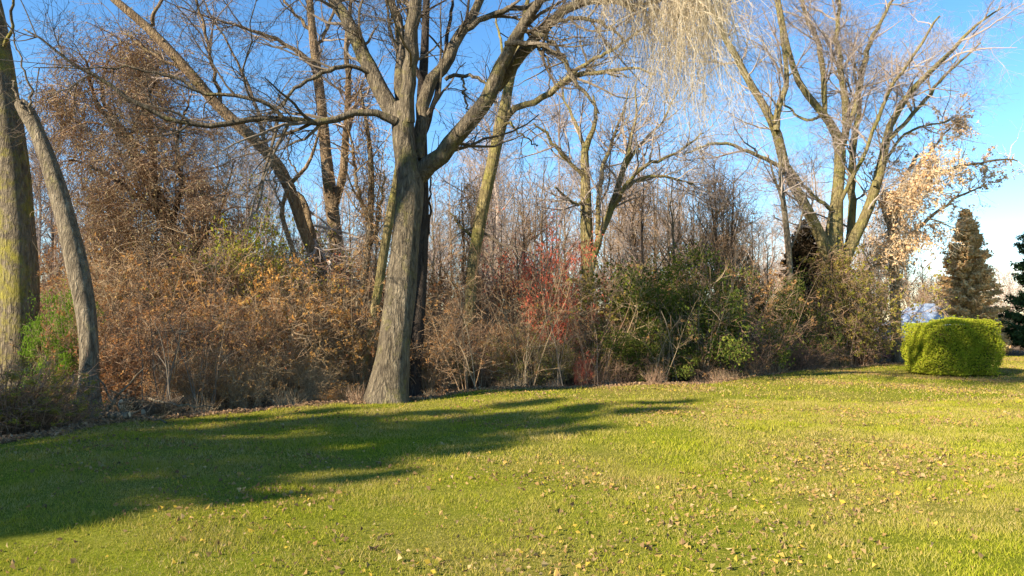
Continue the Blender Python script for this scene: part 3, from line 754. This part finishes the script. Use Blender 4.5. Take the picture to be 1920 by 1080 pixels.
# ------------------------------------------------------------------ shrubs
def shrub(seed, h, w, name, label, twigm, leaf=None, stems=46, cat='shrub', dens=(3.4, 4.4, 4.0), lens=((.5, 1.4), (.3, .8), (.2, .5)),
          arch=-.05, r0=.012, up=.0, group=None, base_r=.35):
    r = np.random.default_rng(seed)
    root = thing(name, label, cat, (0, 0, 0), group)
    a = r.uniform(0, 2 * np.pi, stems); rad = base_r * np.sqrt(r.random(stems)) * w
    K = 8
    P = np.empty((stems, K, 3)); P[:, 0] = np.stack([np.cos(a) * rad, np.sin(a) * rad, np.full(stems, -.05)], 1)
    out = r.uniform(.05, .75, stems) * w / h
    Dr = norm(np.stack([np.cos(a) * out, np.sin(a) * out, np.ones(stems)], 1) + r.normal(0, .12, (stems, 3)))
    L = h * r.uniform(.55, 1.12, stems)
    for k in range(1, K):
        Dr = norm(Dr + r.normal(0, .09, (stems, 3)) + np.array([0, 0, arch]))
        P[:, k] = P[:, k - 1] + Dr * (L / (K - 1))[:, None]
    R = (r0 * r.uniform(.6, 1.5, stems))[:, None] * np.linspace(1, .3, K)
    mb = MB(); tubes(mb, P, R, 5)
    p, q = P, R; last = None
    for j in range(3):
        if dens[j] <= 0: break
        p, q = spawn(r, p, q, dens[j], lens[j], (20, 70), .12, 1, (6, 5, 4)[j], up, .17, .6, (.011, .008, .006)[j], (.006, .005, .0038)[j])
        tubes(mb, p, q, 3); last = p
    mb.build('branches', twigm, root)
    if leaf:
        mb = MB(); leaves(mb, pts_on(r, last, leaf[1], *(leaf[3:] or (.03, .3, .45))), leaf[2], r); mb.build('foliage', leaf[0], root)
    return root


class Kind:
    def __init__(s, protos, H): s.p = protos; s.H = H; s.u = [False] * len(protos); s.i = 0

    def put(s, px, d, py_top, label, group=None, wide=1.0):
        k = s.i % len(s.p); s.i += 1
        h = top_z(py_top, d); sc = h / s.H
        lo = place(px, d); rz = rnd.uniform(0, 6.28); scl = (sc * wide, sc * wide, sc)
        if not s.u[k]:
            o = s.p[k]; o.location = lo; o.rotation_euler = (0, 0, rz); o.scale = scl; o['label'] = label
            if group: o['group'] = group
            s.u[k] = True; return o
        return dup(s.p[k], lo, rz, scl, label, group)


brown = Kind([shrub(201, 3, 1.6, 'thicket_shrub', '', M['twig_brown'], (M['leaf_russet'], 6500, (.04, .11))),
              shrub(202, 3, 1.9, 'thicket_shrub', '', M['twig_brown'], (M['leaf_russet'], 4500, (.04, .11)), arch=-.1),
              shrub(203, 3, 1.5, 'thicket_shrub', '', M['twig_brown'], None, stems=60, arch=-.02)], 3.0)
orange = Kind([shrub(211, 3, 1.9, 'leafy_shrub', '', M['twig_brown'], (M['leaf_orange'], 8000, (.05, .13)), arch=-.08)], 3.0)
olive = Kind([shrub(221, 3, 1.8, 'leafy_shrub', '', M['twig_brown'], (M['leaf_olive'], 9000, (.04, .11), .08, .2, .75), arch=-.06),
              shrub(222, 3, 1.7, 'leafy_shrub', '', M['twig_brown'], (M['leaf_olive'], 6500, (.05, .13)))], 3.0)
yellow = Kind([shrub(223, 3, 1.4, 'leafy_shrub', '', M['twig_brown'], (M['leaf_yellow'], 9000, (.05, .12), .1, .3, .8), stems=24)], 3.0)
green = Kind([shrub(231, 3, 1.7, 'evergreen_shrub', '', M['twig_wine'], (M['leaf_green'], 30000, (.05, .11), .12, .1, .9), stems=34, dens=(3, 3.6, 3)),
              shrub(232, 3, 1.9, 'evergreen_shrub', '', M['twig_wine'], (M['leaf_green'], 27000, (.05, .11), .12, .1, .9), arch=-.1, stems=34, dens=(3, 3.6, 3))], 3.0)
bright = Kind([shrub(241, 2, 1.4, 'leafy_shrub', '', M['twig_brown'], (M['leaf_bright'], 12000, (.04, .10), .08, .3, .8), stems=26, dens=(3, 3, 4))], 2.0)
red = Kind([shrub(251, 3, 1.3, 'leafy_shrub', '', M['twig_brown'], (M['leaf_red'], 6500, (.04, .09), .1, .3, .8), stems=20, dens=(2.5, 3.5, 3))], 3.0)
dark = Kind([shrub(261, 2, 1.7, 'low_shrub', '', M['twig_wine'], (M['leaf_russet'], 1500, (.03, .08)), stems=40, arch=-.1, dens=(2.4, 3, 2)),
             shrub(262, 2, 1.5, 'low_shrub', '', M['twig_wine'], None, stems=40, dens=(2.4, 3, 2))], 2.0)

GB = 'tangled brown shrubs of the thicket'
lab_l = 'tangled brown twiggy shrub in the thicket left of the huge trunk'
lab_c = 'tangled brown twiggy shrub in the thicket between the huge trunk and the dark evergreens'
for px, d, py in [(215, 14.5, 560), (290, 14.8, 590), (250, 17, 520), (350, 15.8, 540), (430, 15.6, 580), (400, 18, 480), (330, 18.5, 470), (500, 16.2, 560), (560, 16.4, 540), (610, 17, 570), (480, 19, 490),
                  (560, 20, 480), (630, 19.5, 500), (190, 18, 500), (100, 19, 560), (60, 17.5, 590), (-20, 18, 570), (10, 22, 480), (120, 23, 460), (680, 19, 560), (260, 21, 470), (450, 22, 450), (660, 17.2, 640), (640, 22, 470),
                  (340, 14.2, 640), (470, 14.9, 650), (590, 15.8, 650), (-60, 15, 600)]:
    brown.put(px, d, py, lab_l, GB)
for px, d, py in [(810, 18, 590), (850, 20, 560), (800, 21, 530), (905, 19.6, 600), (940, 21, 560), (985, 20, 600), (1020, 22, 540), (1075, 21, 590), (880, 23, 510), (960, 24, 500), (1050, 25, 500), (1130, 22, 590),
                  (1180, 24, 520), (1310, 26, 520), (1380, 26, 500), (1420, 27, 540), (1230, 27, 500), (830, 24, 500), (745, 20, 560)]:
    brown.put(px, d, py, lab_c, GB)
orange.put(385, 17.0, 520, 'shrub with orange brown leaves in the thicket left of the slanting trunk', wide=.8)
orange.put(520, 17.2, 500, 'shrub with orange brown leaves where the slanting trunk meets the thicket', wide=.9)
orange.put(600, 16.6, 570, 'low orange brown leaved shrub just left of the slim pale forked tree', wide=.8)
orange.put(640, 15.6, 700, 'small tan shrub against the left foot of the huge trunk', wide=1.3)
olive.put(470, 18.6, 440, 'tall olive leaved shrub with a yellow top in the left thicket')
olive.put(330, 16.0, 600, 'olive leaved shrub low in the thicket behind the log pile', wide=.9)
olive.put(960, 19.6, 610, 'olive leaved shrub at the wood edge right of the slanting grey trunk')
olive.put(1045, 20.0, 630, 'low olive shrub in front of the red leaved shrub')
olive.put(830, 18.6, 640, 'low olive shrub at the right foot of the huge trunk')
olive.put(1160, 22, 500, 'tall olive green shrub on the left of the dark evergreen shrubs')
yellow.put(472, 19.6, 425, 'yellow green crown showing above the olive shrub in the left thicket', wide=.7)
red.put(1052, 20.9, 430, 'red leaved shrub left of the vase shaped tree', wide=.55)
red.put(1092, 19.6, 655, 'small low red leaved shrub at the foot of the vase shaped tree', wide=.7)
red.put(925, 24, 440, 'faded red leaved shrub far back right of the slanting grey trunk', wide=.7)
red.put(640, 20.6, 470, 'faded red leaved shrub between the slanting trunk and twin stemmed tree', wide=.6)
green.put(1235, 21.5, 530, 'dark evergreen shrub, left one of the three big ones in the wood edge', wide=.65)
green.put(1290, 22.2, 480, 'dark evergreen shrub, tallest of the three big ones in the wood edge')
green.put(1330, 22.0, 540, 'dark evergreen shrub, right one of the three big ones in the wood edge', wide=.75)
green.put(1195, 20.8, 590, 'low evergreen shrub right of the vase shaped tree', wide=1.1)
green.put(1260, 20.4, 625, 'low evergreen shrub in front of the tallest dark evergreen', wide=.8)
green.put(1445, 26, 500, 'narrow green shrub left of the slim pale stem', wide=.6)
bright.put(126, 14.4, 580, 'bright green leafy shrub between the mossy trunk and pale leaning trunk', wide=.5)
GD = 'low dark red shrubs before the evergreens'
for px, d, py in [(1345, 21.5, 620), (1385, 22, 610), (1425, 23, 600), (1460, 24.2, 600), (1500, 25, 605), (1530, 26.2, 620), (1310, 20.6, 650), (1490, 23.9, 640), (1405, 21.6, 640), (1230, 20.2, 650), (1130, 19.8, 660), (1165, 19.8, 665)]:
    dark.put(px, d, py, 'low dark reddish bare shrub along the lawn edge below the evergreens', GD)
olive.put(1612, 27.8, 530, 'wide olive brown shrub between the many stemmed tree and the clipped hedge', wide=.7)
olive.put(1603, 27.0, 500, 'olive shrub hiding the right foot of the many stemmed tree', wide=1.0)
dark.put(1618, 27.0, 640, 'low dark bare shrub under the wide olive brown shrub')
orange.put(1860, 39, 560, 'orange brown shrub behind the brown cone shaped conifer', wide=1.2)
brown.put(1740, 36, 520, 'brown twiggy shrub behind the shed roof', None)

sap = Kind([shrub(291, 4, .7, 'sapling', '', M['twig_brown'], None, stems=6, arch=0, dens=(1.6, 2.4, 2), r0=.016, base_r=.5),
            shrub(292, 4, .9, 'sapling', '', M['twig_brown'], (M['leaf_russet'], 500, (.04, .09)), stems=8, arch=.01, dens=(1.6, 2.6, 2), r0=.014, base_r=.5),
            shrub(293, 4, .6, 'sapling', '', M['twig_main'], None, stems=4, arch=.02, dens=(1.6, 2.6, 2), r0=.02, base_r=.4)], 4.0)
for q in range(54):
    px = rnd.uniform(190, 1500); u = (px - 960) / F
    if 690 < px < 770: continue
    d = float(edge_d(u)) + rnd.uniform(.5, 3.5)
    sap.put(px, d, rnd.uniform(430, 570), 'thin upright stems standing at the front of the thicket', 'thin upright stems at the front of the thicket', wide=.9)

# dark bush at the left corner, three clumps of fine stems
tuft = shrub(271, 1.5, 1.0, 'ornamental_bush', 'dark bushy plant with fine upright stems in the shaded left corner of the lawn', M['twig_wine'], (M['leaf_olive'], 5200, (.02, .05)), stems=150,
             dens=(3, 3.5, 3), lens=((.2, .5), (.12, .3), (.08, .2)), r0=.006)
tuft.location = (*place(22, 11.0)[:2], 0); tuft.scale = (1.2, 1.2, .72)
dup(tuft, place(95, 11.3), 1.9, (.85, .85, .58), 'smaller dark bush beside the shaded bush in the left corner')
dup(tuft, place(-45, 10.6), 3.9, (1, 1, .7), 'dark bush cut off by the left edge of the picture')
# dry grass clumps by the wood edge
dg = shrub(281, .7, .5, 'dry_grass_clump', 'dry tan grass clump at the wood edge', M['twig_brown'], None, stems=90, dens=(1, 0, 0), lens=((.1, .3),) * 3, r0=.004, group='dry grass clumps along the wood edge')
first = True
for q in range(30):
    px = rnd.uniform(180, 1560)
    u = (px - 960) / F
    d = float(edge_d(u)) + rnd.uniform(.15, 1.0); sc = rnd.uniform(.3, .75)
    if first: dg.location = place(px, d); first = False
    else: dup(dg, place(px, d), rnd.uniform(0, 6), sc, 'dry tan grass clump at the wood edge', 'dry grass clumps along the wood edge')


# ------------------------------------------------------------------ conifers
def conifer(seed, h, w, name, label, needlem, barkm, layers=26, per=9, dense=1., droop=-.06, cat='conifer', group=None, size=(.10, .26), shape=1.0, asp=.28):
    r = np.random.default_rng(seed)
    root = thing(name, label, cat, (0, 0, 0), group)
    z = np.linspace(-.1, h, 10)
    P = np.stack([0 * z, 0 * z, z], 1)[None]; R = (.02 * h * np.linspace(1, .1, 10))[None]
    mb = MB(); tubes(mb, P, R, 8); mb.build('trunk', barkm, root)
    bs = []
    for k in range(layers):
        t = (k + r.random()) / layers
        zz = h * (.04 + .95 * t); L = w * (1 - t) ** shape * r.uniform(.85, 1.1) + .06
        for j in range(max(3, int(per * (1 - .5 * t)))):
            a = r.uniform(0, 2 * np.pi); l = L * r.uniform(.7, 1.15); K = 6
            s = np.linspace(0, 1, K)
            bs.append(np.stack([np.cos(a) * l * s, np.sin(a) * l * s, zz + droop * l * s * 3 + .14 * l * s * s * 2], 1) + np.cumsum(r.normal(0, .015, (K, 3)), 0))
    B = np.array(bs); RB = np.full((len(B), 6), .012 * h / 6) * np.linspace(1, .3, 6)
    mb = MB(); tubes(mb, B, RB, 3); mb.build('branches', barkm, root)
    n = int(len(B) * 55 * dense)
    C = pts_on(r, B, n, .045 * h / 6, .12, 1.)
    mb = MB(); leaves(mb, C, size, r, .2, asp, .15); mb.build('foliage', needlem, root)
    return root


def seat(o, px, d, py_top, H, wf=1.0):
    sc = top_z(py_top, d) / H
    o.location = place(px, d); o.scale = (sc * wf, sc * wf, sc)


c1 = conifer(301, 6.8, 1.5, 'brown_conifer', 'brown tinged cone shaped conifer behind the clipped green hedge', M['needle_brown'], M['bark_brown'], 64, 11, 3.4, size=(.08, .2), shape=.7, asp=.45)
seat(c1, 1815, 34, 388, 6.8, 1.12)
c2 = conifer(302, 7.5, 2.3, 'green_spruce', 'dark green spruce cut by the right edge of the picture', M['needle_green'], M['bark_dark'], 30, 14, 3.5, size=(.12, .3))
seat(c2, 1972, 33.5, 300, 7.5, .9)
c3 = conifer(303, 5.8, 1.35, 'dark_conifer', 'narrow dark conifer behind the slim pale stem', M['needle_dark'], M['bark_dark'], 50, 10, 3, shape=.6)
seat(c3, 1508, 29.5, 410, 5.8, 1.05)
dup(c3, place(1535, 31), 1, (1.0, 1.0, .8), 'shorter dark conifer directly left of the many stemmed trunk')
# trees standing on the lawn to the left of the photographer; their shade falls across the grass
SD = np.array([math.cos(math.radians(36)), math.sin(math.radians(36))]); SN = np.array([-SD[1], SD[0]])
TE = math.tan(math.radians(28))
c4 = conifer(304, 12, 3.2, 'tall_spruce', '', M['needle_green'], M['bark_dark'], 27, 12, 1.0, size=(.2, .5))
first = True
for q, (s0, p, reach, wf) in enumerate([(-12.5, 6.75, 2.4, .8), (-12.9, 7.15, 3.6, .8), (-13.6, 7.75, 5.4, .8), (-12.8, 8.35, 7.5, .85), (-14, 9.1, 9.9, .8), (-13.2, 9.9, 11.3, .8), (-15, 11.2, 9.0, .95), (-14, 12.6, 5.5, 1.0), (-13, 13.7, 2.8, 1.1)]):
    h = (reach - s0) * TE * 1.02
    xy = SD * s0 + SN * p
    sc = h / 12.
    lab = ['nearest', 'second nearest', 'third nearest', 'fourth nearest', 'fifth nearest', 'sixth nearest', 'seventh nearest', 'second farthest', 'farthest'][q] + ' of nine tall spruces left of the picture, shading the lawn'
    if first:
        c4.location = (xy[0], xy[1], 0); c4.scale = (sc * wf, sc * wf, sc); c4['label'] = lab; c4['group'] = 'tall spruces shading the lawn'; first = False
    else:
        dup(c4, (xy[0], xy[1], 0), q * 1.3, (sc * wf, sc * wf, sc), lab, 'tall spruces shading the lawn')

# unseen leaning tree added left of the picture, bent to shade the huge trunk
def off_pt(s0, p, z):
    q_ = SD * s0 + SN * p
    return [q_[0], q_[1], z]


r = np.random.default_rng(90)
bp_ = np.array([off_pt(-3, 14.45, -.1), off_pt(-3, 14.4, 3), off_pt(-3, 14.3, 5.5), off_pt(-3, 14.0, 7.5), off_pt(-3, 13.7, 9), off_pt(-3.1, 13.1, 11), off_pt(-3.4, 12.4, 13)])
lt = thing('bare_tree', 'unseen leaning bare tree added left of the picture to shade the huge trunk', 'tree', bp_[0] + np.array([0, 0, .1]))
tt = np.linspace(0, 6, 22); i0 = np.minimum(tt.astype(int), 5); fr = (tt - i0)[:, None]
Pt = (bp_[i0] * (1 - fr) + bp_[i0 + 1] * fr)[None]; Rt = np.interp(tt, [0, 6], [.36, .15])[None]
bo = np.array(lt.location)
mb = MB(); tubes(mb, Pt, Rt, 20, .05); mb.build('trunk', M['bark_main'], lt, bo, True)
lp, lr = spawn(r, Pt, Rt, 0, (2.5, 4.5), (30, 60), .78, 1, 10, .05, .1, .6, .08, .03, .3, n=6)
for a_, b_ in zip(lp, lr):
    mb = MB(); tubes(mb, a_[None], b_[None], 8); mb.build('limb', M['bark_main'], lt, bo)
p1, q1 = spawn(r, lp, lr, 1.5, (.8, 2.), (30, 60), .1, 1, 6, .03, .14, .6, .03, .01)
p2, q2 = spawn(r, p1, q1, 3, (.4, 1.), (30, 60), .1, 1, 5, .0, .16, .6, .01, .005)
mb = MB(); tubes(mb, p1, q1, 4); tubes(mb, p2, q2, 3); mb.build('crown', M['twig_main'], lt, bo)

# ------------------------------------------------------------------ clipped hedge
hx0, hx1 = W(1752, 700, 21.5)[0], W(1884, 700, 21.5)[0]
hr = thing('clipped_hedge', 'bright green clipped box shaped hedge on the right of the lawn', 'hedge', ((hx0 + hx1) / 2, 22.4, 0))
r = np.random.default_rng(55)
hw, hd, hh = (hx1 - hx0) / 2, .95, 1.60
n = 50000
q = r.normal(0, 1, (n, 3)); q /= (np.abs(q) ** 12).sum(1, keepdims=True) ** (1/12)
q *= r.uniform(.9, 1.02, (n, 1))
P = np.stack([q[:, 0] * hw, q[:, 1] * hd, (q[:, 2] + 1) / 2 * hh], 1)
P[:, 2] *= 1 - .07 * np.clip(-q[:, 0], 0, 1) + .02 * np.sin(P[:, 0] * 3.1) * np.sin(P[:, 1] * 2.7)
bm_ = np.array([noise.noise(Vector((a * 2.2, b * 2.2, c * 2.2))) for a, b, c in P])
P += q * (bm_ * .10)[:, None]
sh_ = r.random(n) < .012; P[sh_] += q[sh_] * r.uniform(.02, .14, (int(sh_.sum()), 1)) + np.array([0, 0, .04])
P[:, 2] = np.maximum(P[:, 2], .03)
k = r.random(n) < np.clip(.88 + bm_ * .6, .4, 1)
mb = MB(); leaves(mb, P[k], (.035, .075), r, 0, .6, .2); mb.build('foliage', M['leaf_hedge'], hr)
# woody interior
mb = MB(); st = 40
base = np.stack([r.uniform(-hw * .8, hw * .8, st), r.uniform(-hd * .7, hd * .7, st), np.full(st, -.03)], 1)
s_ = np.linspace(0, 1, 6)
PP = base[:, None, :] + s_[None, :, None] * np.array([0, 0, hh * .85]) + np.cumsum(r.normal(0, .04, (st, 6, 3)), 1)
tubes(mb, PP, np.full((st, 6), .014), 4)
p1, q1 = spawn(r, PP, np.full((st, 6), .014), 9, (.3, .6), (30, 80), .1, 1, 4, .02, .2, .6, .007, .004)
tubes(mb, p1, q1, 3)
mb.build('stems', M['twig_wine'], hr)
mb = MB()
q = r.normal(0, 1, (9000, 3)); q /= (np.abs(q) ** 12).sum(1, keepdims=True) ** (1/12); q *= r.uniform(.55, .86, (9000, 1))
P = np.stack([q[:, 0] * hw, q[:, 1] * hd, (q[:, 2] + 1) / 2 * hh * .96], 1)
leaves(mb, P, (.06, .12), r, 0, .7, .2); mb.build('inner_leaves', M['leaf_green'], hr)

# ------------------------------------------------------------------ shed
def box(mb, x0, x1, y0, y1, z0, z1):
    V = np.array([[x, y, z] for z in (z0, z1) for y in (y0, y1) for x in (x0, x1)], float)
    f = np.array([[0, 2, 3, 1], [4, 5, 7, 6], [0, 1, 5, 4], [2, 6, 7, 3], [0, 4, 6, 2], [1, 3, 7, 5]])
    mb.add(V, f)


sx0 = W(1678, 640, 33)[0]; sx1 = W(1850, 640, 33)[0]
sh = thing('garden_shed', 'low dark red shed with pale blue metal hip roof behind the clipped hedge', 'shed', (sx0, 33, float(gz(sx0, 33))), None)
wz = top_z(632, 33); rz_ = top_z(566, 34); wd = sx1 - sx0
mb = MB(); box(mb, 0, wd, 0, 2.6, 0, wz); mb.build('wall', M['wall_red'], sh)
o_ = .12
V = np.array([[-o_, -o_, wz], [wd + o_, -o_, wz], [wd + o_, 2.6 + o_, wz], [-o_, 2.6 + o_, wz], [1.55, 1.3, rz_], [wd - 1.55, 1.3, rz_],
              [-o_, -o_, wz - .05], [wd + o_, -o_, wz - .05], [wd + o_, 2.6 + o_, wz - .05], [-o_, 2.6 + o_, wz - .05]])
V[:6, 2] += .02
mb = MB(); mb.add(V, np.array([[0, 1, 5, 4], [2, 3, 4, 5], [0, 6, 7, 1], [1, 7, 8, 2], [2, 8, 9, 3], [3, 9, 6, 0], [6, 9, 8, 7]]), np.array([[3, 0, 4], [1, 2, 5]]))
mb.build('roof', M['roof_metal'], sh)
mb = MB()
for k in range(9):
    t = .35 + k * (wd - .7) / 8
    yt = 1.25 if 1.55 < t < wd - 1.55 else (min(t, wd - t) / 1.55) * 1.25
    zt = wz + (rz_ - wz) * (yt / 1.3)
    V = np.array([[t - .015, -o_, wz + .025], [t + .015, -o_, wz + .025], [t + .015, yt, zt + .03], [t - .015, yt, zt + .03],
                  [t - .015, -o_, wz + .06], [t + .015, -o_, wz + .06], [t + .015, yt, zt + .065], [t - .015, yt, zt + .065]])
    mb.add(V, np.array([[0, 1, 2, 3], [4, 5, 6, 7], [0, 1, 5, 4], [1, 2, 6, 5], [2, 3, 7, 6], [3, 0, 4, 7]]))
mb.build('roof_seam', M['roof_metal'], sh)
mb = MB(); box(mb, .22, .62, -.03, 0.01, .05, wz - .12); mb.build('door', M['dark_wood'], sh)
mb = MB(); box(mb, .16, .21, -.045, 0.0, .0, wz - .06); box(mb, .63, .68, -.045, 0.0, .0, wz - .06); mb.build('door_frame', M['trim_white'], sh)

# ------------------------------------------------------------------ logs and fallen branches
def log(px, py, d, ln, rad, rz, tilt, label, end=True, barkm=None, dz=0):
    x, y, z = place(px, d)
    o = thing('cut_log' if end else 'fallen_branch', label, 'log' if end else 'branch', (x, y, z + rad * .8 + dz), None)
    o.rotation_euler = (0, tilt, rz)
    rr = np.random.default_rng(int(px * 7 + d))
    K = 9
    s = np.linspace(-ln / 2, ln / 2, K)
    P = np.stack([s, 0 * s, 0 * s], 1) + np.cumsum(rr.normal(0, .012 if end else .03, (K, 3)), 0)
    P[:, 0] = s
    R = np.full(K, rad) * (np.linspace(1.05, .95, K) if end else np.linspace(1.2, .4, K))
    mb = MB(); tubes(mb, P[None], R[None], 14, .1, 0, px); mb.build('bark', barkm or M['log_bark'], o, smooth=True)
    if end:
        for e, sg in ((0, -1), (-1, 1)):
            mb = MB(); a = np.arange(14) / 14 * 2 * np.pi
            V = np.stack([np.full(14, P[e, 0] + sg * .004), P[e, 1] + np.cos(a) * rad * .9, P[e, 2] + np.sin(a) * rad * .9], 1)
            V = np.concatenate([V, [[P[e, 0] + sg * .006, P[e, 1], P[e, 2]]]])
            f = np.array([[k, (k + 1) % 14, 14] if sg > 0 else [(k + 1) % 14, k, 14] for k in range(14)])
            mb.add(V, f); mb.build('cut_end', M['cut_wood'], o)
    return o


log(258, 762, 12.9, .5, .09, 1.0, .1, 'thick cut log with pale end lying on top of the brush pile', dz=.22)
log(285, 770, 12.7, .8, .07, .3, 0, 'dark log at the right side of the brush pile')
log(235, 775, 12.5, .7, .075, 2.2, .05, 'log lying low at the left side of the brush pile')
log(215, 800, 11.9, .5, .06, .1, .02, 'small pale log on the ground in front of the brush pile', barkm=M['bark_pale'])
log(310, 770, 12.7, .7, .08, 1.0, -.2, 'short log leaning on the right end of the brush pile', dz=.12)
log(232, 790, 12.2, 1.2, .025, .8, -.9, 'pale stick leaning steeply against the brush pile', False, M['bark_pale'], .3)
log(205, 770, 12.7, 1.2, .018, .35, 1.0, 'long thin pole leaning from the ground toward the pale leaning trunk', False, M['bark_pale'], .5)
log(250, 770, 12.0, .8, .02, 1.1, -.5, 'thin pale stick propped on the front of the brush pile', False, M['bark_pale'], .15)
GS = 'loose sticks of the brush pile'
for q in range(26):
    o_ = log(rnd.uniform(190, 345), 775, rnd.uniform(12.0, 13.1), rnd.uniform(.4, 1.3), rnd.uniform(.008, .022), rnd.uniform(0, 3.1), rnd.uniform(-.8, .5), 'thin bare stick lying in the brush pile at the left wood edge', False,
             M['bark_pale'] if q % 3 == 0 else M['bark_brown'], rnd.uniform(0, .22)); o_['group'] = GS
log(380, 770, 13.3, 1.5, .04, .2, 0, 'grey fallen branch on the leaf litter right of the brush pile', False)
log(440, 765, 13.8, 1.8, .03, .1, .04, 'long grey fallen branch farther right of the brush pile', False)
log(620, 750, 14.9, 1.6, .035, .15, .02, 'fallen branch lying left of the huge trunk foot', False, M['bark_pale'])
log(1370, 716, 20.3, 2.2, .045, .25, .0, 'grey fallen branch at the lawn edge below the evergreens', False)
log(1290, 720, 19.2, 1.8, .035, .1, .0, 'pale fallen branch at the lawn edge under the evergreen shrubs', False, M['bark_pale'])
log(1525, 700, 24.6, 1.6, .04, .3, .0, 'grey fallen branch left of the many stemmed tree', False)

# ------------------------------------------------------------------ light and camera
EL, AZ = math.radians(28), math.radians(36)
sun = bpy.data.lights.new('sun', 'SUN'); sun.energy = 5.0; sun.angle = math.radians(.7); sun.color = (1, .90, .74)
so = bpy.data.objects.new('sun', sun); COL.objects.link(so)
dirv = Vector((math.cos(EL) * math.cos(AZ), math.cos(EL) * math.sin(AZ), -math.sin(EL)))
so.rotation_euler = dirv.to_track_quat('-Z', 'Y').to_euler(); so.location = (-20, -12, 20)
w = bpy.data.worlds.new('World'); S.world = w; w.use_nodes = True
nt = w.node_tree; N, L = nt.nodes, nt.links
bg = N['Background']
sky = N.new('ShaderNodeTexSky'); sky.sky_type = 'NISHITA'; sky.sun_disc = False; sky.sun_elevation = EL
tos = -dirv
sky.sun_rotation = math.atan2(tos.x, tos.y)
sky.air_density = 1.0; sky.dust_density = 0.0; sky.ozone_density = 3.0; sky.altitude = 0
hsv = N.new('ShaderNodeHueSaturation'); hsv.inputs['Saturation'].default_value = 1.22
L.new(sky.outputs[0], hsv.inputs['Color']); L.new(hsv.outputs[0], bg.inputs[0])
bg.inputs[1].default_value = .095
cam = bpy.data.cameras.new('camera'); co = bpy.data.objects.new('camera', cam); COL.objects.link(co)
cam.sensor_width = 36; cam.lens = F / 1920 * 36; cam.clip_end = 3000
co.location = (0, 0, CH); co.rotation_euler = (math.pi / 2 + PITCH, 0, 0)
S.camera = co
S.view_settings.view_transform = 'Standard'; S.view_settings.look = 'None'
S.view_settings.exposure = 1.45; S.view_settings.gamma = 1
S.cycles.max_bounces = 6; S.cycles.diffuse_bounces = 3; S.cycles.transmission_bounces = 3
